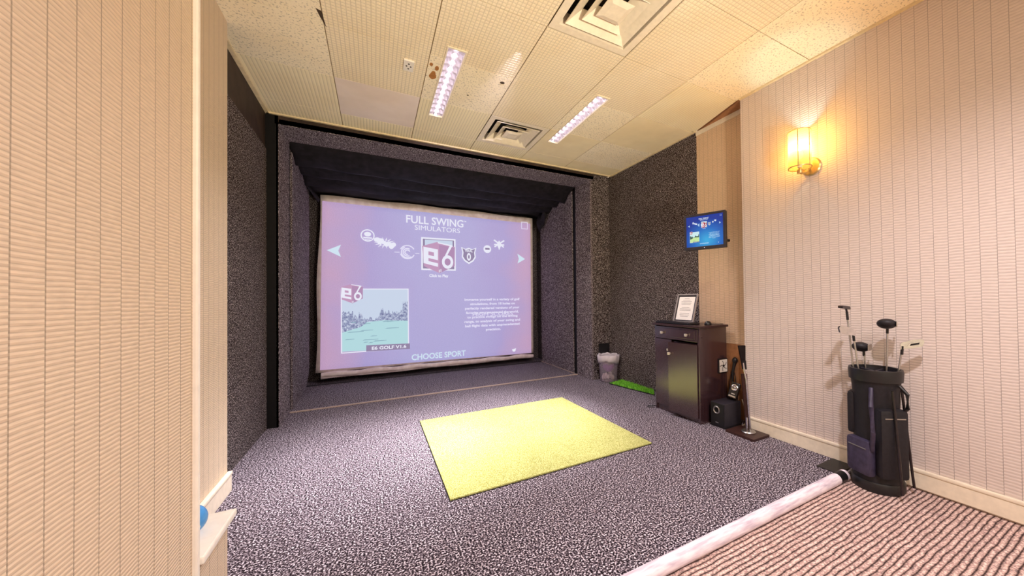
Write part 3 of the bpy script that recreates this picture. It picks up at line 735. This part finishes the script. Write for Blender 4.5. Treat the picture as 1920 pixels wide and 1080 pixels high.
# ------------------------------------------------------------------ waste basket
bx_, by_ = 2.818, 4.07
t = thing('waste_basket', (bx_, by_, 0), 'purple tinted clear wastebasket with a white liner, in the corner', 'wastebasket')
tb = NT('tinted_bin'); tb.set(lin((246, 236, 247)), 0.12, 0, 0.5); tb.b.inputs['Transmission Weight'].default_value = 0.85; tb.b.inputs['IOR'].default_value = 1.15
M['bin'] = tb.m
T = Matrix.Translation((bx_, by_, 0))
MB().lathe([(0.0, 0.004), (0.112, 0.004), (0.116, 0.012), (0.137, 0.335), (0.150, 0.345), (0.150, 0.352), (0.134, 0.350), (0.112, 0.016), (0.0, 0.010)], 40, T).build('bin', M['bin'], t, smooth=True)
tl = NT('plastic_liner'); tl.set(lin((238, 230, 236)), 0.35, 0, 0.4); tl.b.inputs['Transmission Weight'].default_value = 0.25
M['liner'] = tl.m
def liner(u, v):
    a = u*2*math.pi; wv = 0.006*math.sin(a*7)+0.004*math.sin(a*13+1)
    prof = [(0.142, 0.262+0.02*math.sin(a*2)), (0.151, 0.30), (0.155, 0.352), (0.148, 0.364), (0.128, 0.350), (0.118, 0.25)]
    r, z = prof[min(5, round(v*5))]; return Vector((bx_+(r+wv*0.5)*math.cos(a), by_+(r+wv*0.5)*math.sin(a), z+wv))
MB().grid(liner, 60, 5).build('bin_liner', M['liner'], t, smooth=True, solid=0.0015)
M['violet'] = plain('violet_wrapper', (142, 74, 160), 0.4)
random.seed(8)
r_ = MB().sphere((bx_-0.02, by_-0.03, 0.21), 0.082, 16, (1, 1, 0.9)); r_.build('violet_rubbish', M['violet'], t, smooth=True)
m = MB()
for k in range(14):
    a = random.uniform(0, 6.28); rr = random.uniform(0.03, 0.082); m.sphere((bx_+rr*math.cos(a), by_+rr*math.sin(a), 0.04+random.uniform(0, 0.07)), random.uniform(0.018, 0.026), 8, (1, 1, 1.4))
m.build('paper_rubbish', M['white_plastic'], t)
m = MB().sphere((bx_, by_, 0.335), 0.07, 14, (1.4, 1.3, 0.35)); m.build('top_rubbish', M['liner'], t, smooth=True)

# ------------------------------------------------------------------ cabinet
CX0, CX1, CY0, CY1, CH = 2.558, 2.925, 2.255, 2.835, 0.885
t = thing('cabinet', ((CX0+CX1)/2, (CY0+CY1)/2, 0), 'dark brown wooden cabinet against the right wall', 'cabinet')
wd_ = M['wood']; th = 0.018
b = MB().box(CX0, CX1, CY0, CY0+th, 0.0, CH-0.022, 0.002).box(CX0, CX1, CY1-th, CY1, 0.0, CH-0.022, 0.002)
b.box(CX1-0.012, CX1, CY0+th, CY1-th, 0.05, CH-0.022).box(CX0+0.02, CX1-0.012, CY0+th, CY1-th, 0.05, 0.068).box(CX0+0.02, CX1-0.012, CY0+th, CY1-th, 0.70, 0.716)
b.build('body', wd_, t)
MB().box(CX0-0.022, CX1+0.008, CY0-0.02, CY1+0.02, CH-0.022, CH, 0.005).build('cabinet_top', M['wood_top'], t)
MB().box(CX0+0.012, CX0+0.03, CY0+th, CY1-th, 0.0, 0.055, 0.002).build('plinth', wd_, t)
d = MB().box(CX0-0.004, CX0+0.014, CY0+th+0.003, CY1-th-0.003, 0.735, CH-0.03, 0.003).box(CX0-0.008, CX0-0.003, CY0+0.05, CY1-0.05, 0.757, CH-0.05, 0.002).build('drawer', wd_, t)
for ky in (CY0+0.135, CY1-0.125):
    MB().cyl((CX0-0.006, ky, 0.795), (CX0-0.022, ky, 0.795), 0.006, seg=14).box(CX0-0.036, CX0-0.021, ky-0.013, ky+0.013, 0.782, 0.808, 0.004).build('knob', M['knob'], d, smooth=True)
ymid = 2.60
d = MB().box(CX0-0.002, CX0+0.014, ymid+0.002, CY1-th-0.003, 0.06, 0.728, 0.002).build('door', wd_, t)
MB().cyl((CX0-0.002, ymid+0.03, 0.63), (CX0-0.018, ymid+0.03, 0.63), 0.006, seg=14).box(CX0-0.030, CX0-0.016, ymid+0.019, ymid+0.041, 0.619, 0.641, 0.004).build('knob', M['knob'], d, smooth=True)
# right hand door stands slightly ajar, hinged on the near side
hy = CY0+th+0.002; wdt = ymid-hy+0.004; ang = R(6.5)
mt = Matrix.Translation((CX0-0.004, hy, 0)) @ Matrix.Rotation(ang, 4, 'Z')
db = MB().box(-0.008, 0.008, 0, wdt, 0.045, 0.712, 0.002, 0, mt).build('door', wd_, t)
MB().box(-0.040, -0.024, wdt-0.042, wdt-0.016, 0.592, 0.618, 0.004, 0, mt).box(-0.026, -0.006, wdt-0.034, wdt-0.024, 0.600, 0.610, 0.002, 0, mt).build('knob', M['knob'], db, smooth=True)
# ventilation fan set in the near side
fx, fz = 2.862, 0.50
g_ = MB().box(fx-0.062, fx+0.062, CY0-0.010, CY0, fz-0.068, fz+0.068, 0.003); fo = g_.build('vent_fan', M['box'], t)
MB().box(fx-0.052, fx+0.052, CY0-0.013, CY0-0.009, fz-0.058, fz+0.058, 0.004).build('fan_plate', M['white_plastic'], fo)
fb = MB()
for k in range(5):
    a0 = k*2*math.pi/5; pl = []
    fb.tube([(fx+r0*math.cos(a0+r0*14), CY0-0.0145, fz+r0*math.sin(a0+r0*14)) for r0 in [0.008+0.042*q/8 for q in range(9)]], 0.0026, 6)
fb.cyl((fx, CY0-0.013, fz), (fx, CY0-0.017, fz), 0.011, seg=16); fb.build('fan_blades', M['box'], fo)
for zz in (0.78, 0.08):
    MB().cyl((CX0+0.03, CY0, zz), (CX0+0.03, CY0-0.002, zz), 0.004, seg=10).build('screw', M['black'], t)

# things on the cabinet
M['key'] = plain('key_black', (40, 36, 42), 0.5)
t = thing('keyboard', (2.63, 2.62, CH), 'black computer keyboard lying on the cabinet top', 'keyboard')
MB().box(2.562, 2.700, 2.37, 2.83, CH, CH+0.016, 0.005).build('keyboard_case', M['box'], t)
kb = MB()
for r0 in range(5):
    for q in range(17): kb.box(2.574+0.024*r0, 2.594+0.024*r0, 2.385+0.0256*q, 2.385+0.0256*q+0.021, CH+0.015, CH+0.023, 0.002)
kb.build('keys', M['key'], t)
t = thing('computer_mouse', (2.735, 2.305, CH), 'black computer mouse on the near end of the cabinet top', 'mouse')
MB().sphere((0, 0, 0.004), 0.034, 24, (1.05, 0.9, 1.0)).build('mouse_body', M['box'], t, local=True, smooth=True)
o = t.children[0]
for v in o.data.vertices:
    if v.co.z < 0: v.co.z = 0
MB().cyl((-0.018, -0.003, 0.030), (-0.018, 0.003, 0.030), 0.008, seg=14).build('scroll_wheel', M['steel'], t, local=True, smooth=True)
MB().tube([(0.03, 0, 0.006), (0.06, 0.02, 0.004), (0.10, -0.01, 0.004), (0.14, -0.015, 0.004), (0.175, -0.03, 0.004)], 0.0025, 6).build('cord', M['box'], t, local=True, smooth=True)
# framed notice leaning back on the cabinet
M['frame_silver'] = plain('dull_silver_frame', (176, 168, 166), 0.35, 0.5)
M['paper_white'] = plain('paper_white', (246, 242, 238), 0.8, var=0.01)
M['ink'] = plain('printed_ink', (150, 146, 146), 0.9)
t = thing('notice_frame', (2.715, 2.595, CH), 'framed white printed notice standing on the cabinet', 'sign')
t.rotation_euler = (0, 0, R(4))
tilt = Matrix.Rotation(R(17), 4, 'Y')
fw_, fh_ = 0.255, 0.300
fr = MB()
for a in ((-fw_/2, fw_/2, 0, 0.016), (-fw_/2, fw_/2, fh_-0.016, fh_), (-fw_/2, -fw_/2+0.016, 0.016, fh_-0.016), (fw_/2-0.016, fw_/2, 0.016, fh_-0.016)):
    fr.box(-0.014, 0.0, a[0], a[1], a[2]+0.006, a[3]+0.006, 0.004, 0, tilt)
fr.build('frame', M['frame_silver'], t, local=True)
fi = MB()
for a in ((-fw_/2+0.016, fw_/2-0.016, 0.016, 0.028), (-fw_/2+0.016, fw_/2-0.016, fh_-0.03, fh_-0.016), (-fw_/2+0.016, -fw_/2+0.028, 0.028, fh_-0.03), (fw_/2-0.028, fw_/2-0.016, 0.028, fh_-0.03)):
    fi.box(-0.007, -0.002, a[0], a[1], a[2]+0.006, a[3]+0.006, 0.0, 0, tilt)
fi.build('dark_mat', M['box_soft'], t, local=True)
MB().box(-0.005, -0.001, -fw_/2+0.016, fw_/2-0.016, 0.022, fh_-0.01, 0, 0, tilt).build('paper_sheet', M['paper_white'], t, local=True)
ln = MB(); random.seed(21)
for k in range(13):
    zz = 0.255-0.0155*k; l = random.uniform(0.08, 0.15) if k not in (0, 5, 9) else 0.06
    if k in (5, 9): continue
    ln.box(-0.0056, -0.0048, -l/2+0.002, l/2+0.002, zz, zz+0.004, 0, 0, tilt)
ln.build('printed_lines', M['ink'], t, local=True)
MB().prism([(0.004, 0.02), (0.075, 0.004), (0.075, 0.0), (0.012, 0.0)], -0.02, 0.02, 'y').prism([(0.07, 0.0), (0.076, 0.0), (0.062, 0.19), (0.055, 0.19)], -0.02, 0.02, 'y').build('easel_back', M['box'], t, local=True)

# ------------------------------------------------------------------ subwoofer and small speaker
t = thing('subwoofer', (2.74, 2.145, 0), 'black box subwoofer on the floor beside the cabinet', 'speaker')
MB().box(2.645, 2.865, 2.070, 2.215, 0.012, 0.212, 0.004).build('speaker_box', M['box_soft'], t)
MB().box(2.640, 2.868, 2.066, 2.219, 0.0, 0.014, 0.003).build('base', M['box'], t)
MB().box(2.639, 2.646, 2.074, 2.211, 0.016, 0.208, 0.003).build('front_panel', M['box'], t)
ring_m = Matrix.Translation((2.640, 2.148, 0.150)) @ Matrix.Rotation(R(-90), 4, 'Y')
MB().lathe([(0.022, 0.0), (0.034, 0.0), (0.035, 0.004), (0.029, 0.008), (0.023, 0.004), (0.022, -0.002)], 28, ring_m).build('port_ring', M['steel'], t, smooth=True)
MB().cyl((2.6385, 2.148, 0.150), (2.6395, 2.148, 0.150), 0.023, seg=24).build('port_opening', M['black'], t)
MB().box(2.6375, 2.6395, 2.130, 2.160, 0.036, 0.045, 0.001).build('badge', M['steel'], t)
t = thing('satellite_speaker', (2.835, 2.14, 0.213), 'small black speaker with a silver ring tipped over on top of the subwoofer', 'speaker')
t.rotation_euler = (R(14), R(18), R(28))
MB().box(-0.045, 0.045, -0.038, 0.038, 0.012, 0.155, 0.008).build('speaker_case', M['box'], t, local=True)
m = Matrix.Translation((-0.045, 0, 0.108)) @ Matrix.Rotation(R(-90), 4, 'Y')
MB().lathe([(0.015, 0.001), (0.027, 0.001), (0.028, 0.005), (0.022, 0.007), (0.015, 0.003)], 26, m).build('driver_ring', M['chrome'], t, local=True, smooth=True)
MB().sphere((-0.044, 0, 0.108), 0.014, 14, (0.5, 1, 1)).build('driver_cone', M['steel'], t, local=True, smooth=True)
MB().box(-0.049, -0.044, -0.03, 0.03, 0.02, 0.034, 0.002).box(-0.049, -0.044, -0.02, 0.012, 0.045, 0.055, 0.002).build('badge', M['steel'], t, local=True)
# headset hung behind, and loose cables
t = thing('handset', (2.93, 2.19, 0.0), 'black handset standing behind the subwoofer by the wall', 'handset')
MB().tube([(2.925, 2.20, 0.02), (2.925, 2.20, 0.30), (2.93, 2.195, 0.44), (2.945, 2.185, 0.53)], [0.010, 0.010, 0.012, 0.016], 12).build('handle', M['box'], t, smooth=True)
MB().sphere((2.948, 2.183, 0.55), 0.026, 18, (1, 1, 1.15)).build('head', M['box'], t, smooth=True)
def cable(pts, mat, label, r=0.004):
    P_ = [Vector(p) for p in pts]; out = []
    for i in range(len(P_)-1):
        a, b_, c_, d_ = P_[max(i-1, 0)], P_[i], P_[i+1], P_[min(i+2, len(P_)-1)]
        for q in range(8):
            s = q/8; out.append(0.5*((2*b_)+(c_-a)*s+(2*a-5*b_+4*c_-d_)*s*s+(3*b_-a-3*c_+d_)*s**3))
    out.append(P_[-1])
    return tag(MB().tube(out, r, 8).build('cable', mat, smooth=True), label, 'cable')
cable([(2.93, 2.235, 0.005), (2.92, 2.23, 0.25), (2.945, 2.215, 0.45), (2.955, 2.19, 0.40), (2.945, 2.16, 0.20), (2.925, 2.12, 0.03), (2.90, 2.09, 0.006)], M['box'], 'black cable looping down between the cabinet and the brown wall')
cable([(2.925, 2.10, 0.21), (2.90, 2.06, 0.15), (2.875, 2.03, 0.04), (2.865, 2.045, 0.007), (2.80, 2.05, 0.006)], M['white_plastic'], 'pale cable hanging beside the subwoofer', 0.0045)
cable([(2.60, 2.87, 0.006), (2.53, 2.92, 0.006), (2.50, 2.88, 0.006), (2.545, 2.85, 0.006)], M['box'], 'thin black cable end curled on the carpet at the far side of the cabinet', 0.004)

# ------------------------------------------------------------------ stand with a board base
t = thing('wooden_stand', (2.726, 1.9, 0), 'dark wooden post stand on a square board base beside the subwoofer', 'stand')
MB().box(2.605, 2.812, 1.775, 2.035, 0.0, 0.020, 0.003).build('base_board', M['wood_stand'], t)
MB().lathe([(0, 0.020), (0.052, 0.020), (0.056, 0.024), (0.050, 0.031), (0.018, 0.036), (0, 0.036)], 32, Matrix.Translation((2.722, 1.90, 0))).build('flange', M['steel'], t, smooth=True)
def slat(p0, p1, w0, w1, tk, name, mat):
    p0, p1 = Vector(p0), Vector(p1); n = Vector((0.875, -0.484, 0)); dd = Vector((0.484, 0.875, 0)); m = MB(); bm = m.bm; A = []; B = []
    for p, w_, L in ((p0, w0, A), (p1, w1, B)):
        for sa, sb in ((-1, -1), (1, -1), (1, 1), (-1, 1)): L.append(bm.verts.new(p+n*w_*sa+dd*tk*sb))
    bm.faces.new(A); bm.faces.new(B)
    for k in range(4): bm.faces.new((A[k], A[(k+1) % 4], B[(k+1) % 4], B[k]))
    bmesh.ops.bevel(bm, geom=list(bm.edges), offset=0.002, segments=2, affect='EDGES')
    return m.build(name, mat, t)
slat((2.715, 1.905, 0.034), (2.672, 1.905, 0.508), 0.012, 0.015, 0.008, 'post', M['wood_stand'])
slat((2.737, 1.895, 0.034), (2.694, 1.895, 0.508), 0.007, 0.007, 0.010, 'post', M['wood_stand'])
MB().tube([(2.724, 1.885, 0.03), (2.684, 1.885, 0.46), (2.667, 1.90, 0.60)], 0.0085, 14).build('rod', M['chrome'], t, smooth=True)
MB().tube([(2.690, 1.89, 0.034), (2.686, 1.89, 0.15)], 0.008, 14).build('short_rod', M['chrome'], t, smooth=True)
slat((2.676, 1.90, 0.555), (2.652, 1.90, 0.745), 0.012, 0.030, 0.009, 'head', M['gunmetal'])
slat((2.682, 1.90, 0.545), (2.674, 1.90, 0.62), 0.016, 0.016, 0.012, 'collar', M['box'])

# ------------------------------------------------------------------ wall monitor
mc = Vector((2.557, 2.175, 1.732)); mrz = math.atan2(0.13, 0.335)
def mon_bg():
    t = NT('monitor_picture'); v = t.coord(); gr = t.node('TexGradient', gradient_type='SPHERICAL')
    mp = t.node('Mapping'); mp.inputs['Scale'].default_value = (0, 4.6, 5.2); mp.inputs['Location'].default_value = (0, 0.1, 0.42)
    t.link(v, mp.inputs['Vector']); t.link(mp.outputs[0], gr.inputs[0])
    n = t.ramp(gr.outputs['Fac'], [(0.0, lin((14, 52, 150))), (0.45, lin((26, 104, 190))), (0.95, lin((54, 166, 220)))])
    t.link(n, t.b.inputs['Emission Color']); t.b.inputs['Emission Strength'].default_value = 1.0
    return t.set((0.01, 0.01, 0.012, 1), 0.25, 0, 0.4)
M['mon_bg'] = mon_bg()
t = thing('wall_monitor', mc, 'small flat computer monitor with a blue screen hung on the right wall', 'monitor')
t.rotation_euler = (0, 0, mrz)
mw, mh = 0.362, 0.318
MB().box(-0.004, 0.042, -mw/2, mw/2, -mh/2, mh/2, 0.006).build('casing', M['box'], t, local=True)
bz = MB(); bd = 0.020
for a in ((-mw/2, mw/2, mh/2-bd, mh/2), (-mw/2, mw/2, -mh/2, -mh/2+bd+0.006), (-mw/2, -mw/2+bd, -mh/2+bd+0.006, mh/2-bd), (mw/2-bd, mw/2, -mh/2+bd+0.006, mh/2-bd)):
    bz.box(-0.012, -0.003, a[0], a[1], a[2], a[3], 0.002)
bz.build('bezel', M['box_soft'], t, local=True)
sp = MB().box(-0.007, -0.004, -mw/2+bd, mw/2-bd, -mh/2+bd+0.006, mh/2-bd).build('display', M['mon_bg'], t, local=True)
MB().cyl((-0.0125, 0.0, -mh/2+0.013), (-0.0115, 0.0, -mh/2+0.013), 0.004, seg=12).build('power_light', M['ink_white'], t, local=True)
sw_, sh_ = mw-2*bd, mh-2*bd-0.006; zc = 0.003
def Pm(u, v, d):   # the same menu, scaled to the little display; seen from -x its right is -y
    a = (u-0.905)/3.30; b_ = (v-1.34)/2.62
    return Vector((-0.0072-d*0.22, -a*sw_, zc+b_*sh_))
MM = dict(M)
for k, c_ in dict(ink_white=(236, 246, 255), ink_cyan=(200, 232, 250), ink_soft=(190, 226, 246), ink_pink=(196, 60, 70), ink_pink2=(160, 40, 60), ink_grey=(90, 90, 120), ink_sky=(200, 232, 236), ink_tree=(50, 90, 80), ink_tree2=(110, 150, 130), ink_grass=(196, 228, 160), ink_grass2=(120, 170, 110)).items():
    MM[k] = emis('display_'+k[4:], c_, 1.0)
class PanelM(Panel):
    def build_into(s, m, name, mat):
        o = m.build(name, s.mats[mat], s.root, local=True); return o
    def poly(s, name, polys, mat, layer=0):
        m = MB()
        for pl in polys: m.prism(pl, 0, s.thick, 'z')
        s._place(m.bm, layer); return s.build_into(m, name, mat)
    def text(s, name, items, mat, layer=0):
        m = MB()
        for it in items:
            st, x, z, h, wd, al = it[:6]; bold = it[7] if len(it) > 7 else 0.012
            me, w0, h0 = text_mesh(st, bold); sy = h/h0; sxx = (wd/w0) if wd else sy
            if al == 'c': x -= w0*sxx/2
            m.mesh(me, Matrix(((sxx, 0, 0, x), (0, sy, 0, z), (0, 0, 1, 0), (0, 0, 0, 1))))
        s._place(m.bm, layer); return s.build_into(m, name, mat)
menu(PanelM(sp, Pm, 0.0016, MM), False)
MB().box(0.042, 0.060, -0.06, 0.06, -0.07, 0.05, 0.006).build('back_housing', M['box'], t, local=True)
ar = MB().tube([(0.058, 0, -0.05), (0.15, 0.02, -0.05), (0.26, 0.0, -0.05), (0.378, -0.10, -0.05)], 0.013, 12).build('wall_arm', M['box'], t, local=True, smooth=True)
MB().sphere((0.26, 0.0, -0.05), 0.024, 16).build('arm_joint', M['box'], ar, local=True, smooth=True)
MB().sphere((0.075, -mw/2+0.03, -mh/2+0.085), 0.020, 16).tube([(0.042, -mw/2+0.05, -mh/2+0.085), (0.075, -mw/2+0.03, -mh/2+0.085)], 0.012, 10).build('adjusting_knob', M['box'], t, local=True, smooth=True)

# ------------------------------------------------------------------ wall sconce
sx_, sy_, sz0, sz1 = 2.728, 1.452, 2.085, 2.352
t = thing('wall_sconce', (XN, 1.44, 2.12), 'glowing amber glass sconce on the papered right wall', 'wall lamp')
def amber():
    t_ = NT('amber_glass'); tr = t_.node('BsdfTransparent'); tr.inputs[0].default_value = (1.0, 0.56, 0.10, 1)
    tl_ = t_.node('BsdfTranslucent'); tl_.inputs[0].default_value = (1.0, 0.80, 0.38, 1)
    em = t_.node('Emission'); em.inputs[0].default_value = (1.0, 0.72, 0.20, 1); em.inputs[1].default_value = 0.42
    m1 = t_.node('MixShader'); m1.inputs[0].default_value = 0.13
    t_.link(tr.outputs[0], m1.inputs[1]); t_.link(tl_.outputs[0], m1.inputs[2])
    ad = t_.node('AddShader'); t_.link(m1.outputs[0], ad.inputs[0]); t_.link(em.outputs[0], ad.inputs[1])
    t_.link(ad.outputs[0], t_.out.inputs['Surface']); return t_.m
M['amber'] = amber()
M['brass'] = plain('satin_brass', (216, 188, 128), 0.3, 0.8)
T = Matrix.Translation((sx_, sy_, 0)); rs = 0.073
MB().lathe([(rs, sz0), (rs, sz1)], 48, T).build('lamp_shade', M['amber'], t, smooth=True)
MB().lathe([(rs-0.002, sz0), (rs+0.003, sz0), (rs+0.003, sz0+0.006), (rs-0.002, sz0+0.006), (rs-0.002, sz0)], 48, T).lathe([(rs-0.002, sz1-0.004), (rs+0.002, sz1-0.004), (rs+0.002, sz1), (rs-0.002, sz1), (rs-0.002, sz1-0.004)], 48, T).build('shade_rim', M['brass'], t, smooth=True)
sr = MB()
for a in (200, 262, 330): sr.cyl((sx_+rs*math.cos(R(a)), sy_+rs*math.sin(R(a)), sz0), (sx_+rs*math.cos(R(a)), sy_+rs*math.sin(R(a)), sz1), 0.0028, seg=8)
sr.build('shade_rib', M['brass'], t)
MB().lathe([(0, 0.0), (0.064, 0.0), (0.066, 0.006), (0.058, 0.014), (0.0, 0.017)], 40, Matrix.Translation((XN, 1.425, 2.105)) @ Matrix.Rotation(R(-90), 4, 'Y')).build('wall_plate', M['brass'], t, smooth=True)
MB().tube([(XN-0.012, 1.43, 2.098), (2.78, 1.44, 2.062), (2.74, 1.451, 2.050), (sx_, sy_, 2.062), (sx_, sy_, 2.10)], 0.009, 12).cyl((sx_, sy_, 2.048), (sx_, sy_, 2.075), 0.019, seg=20).build('arm', M['brass'], t, smooth=True)
MB().cyl((sx_, sy_, 2.09), (sx_, sy_, 2.135), 0.015, seg=18).build('lamp_holder', M['white_plastic'], t, smooth=True)
M['warm_bulb'] = emis('warm_bulb', (255, 226, 160), 3.0)
MB().sphere((sx_, sy_, 2.185), 0.026, 20, (1, 1, 1.35)).build('bulb', M['warm_bulb'], t, smooth=True)
for zz in (2.228,):
    lamp('sconce_lamp', 'POINT', (sx_, sy_, zz), 10, (1.0, 0.86, 0.66), shadow_soft_size=0.02)

# ------------------------------------------------------------------ golf bag and clubs
gx_, gy_ = 2.682, 1.015
t = thing('golf_bag', (gx_, gy_, -0.012), 'black golf bag standing by the papered wall at the carpet edge', 'golf bag')
M['nylon'] = plain('black_nylon', (26, 24, 30), 0.55, spec=0.4, var=0.15, scale=60)
M['nylon2'] = plain('charcoal_nylon', (58, 52, 74), 0.5, spec=0.4, var=0.15, scale=40)
T = Matrix.Translation((gx_, gy_, -0.012))
MB().lathe([(0, 0), (0.118, 0), (0.124, 0.02), (0.120, 0.05), (0.108, 0.10), (0.105, 0.40), (0.108, 0.58), (0.116, 0.66), (0.118, 0.70), (0.106, 0.705), (0.100, 0.66), (0.098, 0.06), (0.0, 0.05)], 40, T @ Matrix.Diagonal((1, 1.05, 1, 1))).build('bag_body', M['nylon'], t, smooth=True)
MB().lathe([(0.112, 0.645), (0.124, 0.648), (0.127, 0.70), (0.124, 0.716), (0.112, 0.716), (0.110, 0.70), (0.112, 0.645)], 40, T @ Matrix.Diagonal((1, 1.05, 1, 1))).build('top_collar', M['box'], t, smooth=True)
dv = MB()
for a in (0, 60, 120): dv.box(-0.105, 0.105, -0.006, 0.006, 0.64, 0.70, 0.002, 0, T @ Matrix.Rotation(R(a), 4, 'Z'))
dv.build('divider', M['box_soft'], t)
MB().lathe([(0, 0), (0.126, 0), (0.130, 0.008), (0.130, 0.05), (0.124, 0.06), (0.118, 0.06)], 40, T).build('base', M['box'], t, smooth=True)
def pocket(ang, z0, z1, wdt, dep, mat, nm='pocket'):
    m = T @ Matrix.Rotation(R(ang), 4, 'Z')
    MB().box(0.085, 0.105+dep, -wdt/2, wdt/2, z0, z1, 0.022, 0, m).build(nm, mat, t, smooth=True)
    MB().box(0.105+dep-0.003, 0.105+dep+0.003, -wdt/2+0.02, wdt/2-0.02, z1-0.05, z1-0.044, 0.001, 0, m).build('zip', M['steel'], t)
pocket(160, 0.09, 0.30, 0.15, 0.035, M['nylon2']); pocket(235, 0.10, 0.50, 0.15, 0.045, M['nylon']); pocket(100, 0.30, 0.56, 0.10, 0.03, M['nylon'])
MB().tube([(gx_-0.112, gy_-0.02, 0.60), (gx_-0.165, gy_-0.04, 0.50), (gx_-0.172, gy_-0.05, 0.36), (gx_-0.135, gy_-0.03, 0.24)], 0.012, 10).build('shoulder_strap', M['nylon2'], t, smooth=True)
MB().tube([(gx_-0.02, gy_-0.125, 0.62), (gx_-0.03, gy_-0.16, 0.58), (gx_-0.03, gy_-0.16, 0.50), (gx_-0.02, gy_-0.125, 0.46)], 0.010, 10).build('handle', M['box'], t, smooth=True)
tt = MB()
for q in (-1, 1):
    tt.tube([(gx_+0.06*q-0.03, gy_-0.115, 0.60), (gx_+0.075*q-0.03, gy_-0.150, 0.10), (gx_+0.08*q-0.03, gy_-0.155, 0.03)], 0.007, 8)
tt.build('stand_leg', M['gunmetal'], t, smooth=True)
def club(dx, dy, top, lean, kind, face, label):
    """a club head up in the bag; top = height of the head"""
    x, y = gx_+dx, gy_+dy; hx, hy = x+lean[0], y+lean[1]
    t = thing('golf_club', (x, y, 0.62), label, 'golf club', 'clubs in the golf bag')
    zt = top-0.03 if kind != 'wood' else top-0.02
    MB().tube([(x, y, 0.05), (x+lean[0]*0.5, y+lean[1]*0.5, 0.62), (hx, hy, zt)], 0.0052, 10).build('shaft', M['steel'], t, smooth=True)
    MB().tube([(hx-lean[0]*0.06, hy-lean[1]*0.06, zt-0.05), (hx, hy, zt)], 0.0072, 12).build('ferrule', M['box'], t, smooth=True)
    m = Matrix.Translation((hx, hy, zt)) @ Matrix.Rotation(R(face), 4, 'Z')
    if kind == 'iron':
        pl = [(0.008, -0.02), (0.010, 0.012), (0.0, 0.022), (-0.045, 0.040), (-0.085, 0.045), (-0.094, 0.032), (-0.086, 0.004), (-0.045, -0.010), (-0.008, -0.014)]
        MB().prism(pl, -0.009, 0.005, 'y', 0, m).prism([(-0.02, 0.002), (-0.08, 0.018), (-0.084, 0.034), (-0.03, 0.02)], 0.005, 0.010, 'y', 0, m).build('club_head', M['chrome'], t)
        MB().prism([(-0.03, 0.004), (-0.07, 0.015), (-0.072, 0.026), (-0.035, 0.016)], 0.0095, 0.0115, 'y', 0, m).build('badge', M['box'], t)
    elif kind == 'putter':
        MB().tube([m @ Vector((0, 0, 0)), m @ Vector((-0.01, 0, 0.02)), m @ Vector((-0.02, 0, 0.024))], 0.006, 10).build('neck', M['gunmetal'], t, smooth=True)
        MB().prism([(0.02, 0.015), (-0.09, 0.028), (-0.098, 0.036), (-0.085, 0.044), (0.012, 0.036), (0.024, 0.026)], -0.013, 0.013, 'y', 0, m).build('club_head', M['gunmetal'], t)
    else:
        MB().sphere((-0.038, 0, 0.008), 0.055, 22, (0.95, 0.85, 0.52)).build('club_head', M['nylon'], t, local=False, smooth=True) if False else None
        s_ = MB().sphere((0, 0, 0), 0.055, 22, (0.98, 0.86, 0.55)); s_.bm.transform(m @ Matrix.Translation((-0.038, 0.004, 0.012)) @ Matrix.Rotation(R(14), 4, 'Y'))
        s_.build('club_head', M['nylon'], t, smooth=True)
        MB().box(-0.075, -0.002, -0.044, -0.038, -0.006, 0.032, 0.004, 0, m).build('face_plate', M['steel'], t)
    return t
club(-0.030, 0.060, 1.075, (-0.020, 0.060), 'putter', 4, 'club with a dark blade head, tallest of those in the bag')
club(-0.045, 0.030, 0.945, (-0.012, 0.055), 'iron', -29, 'club with a bright chrome iron head, just under the dark blade head')
club(0.015, -0.065, 0.88, (0.010, -0.060), 'iron', 120, 'club with a chrome iron head turned to the camera side of the bag')
club(0.040, -0.030, 0.985, (0.020, -0.015), 'wood', 20, 'club with a round black wood head close to the wall')
club(0.055, 0.052, 0.830, (0.012, 0.030), 'wood', 8, 'club with a round black wood head sunk low in the bag by the wall')
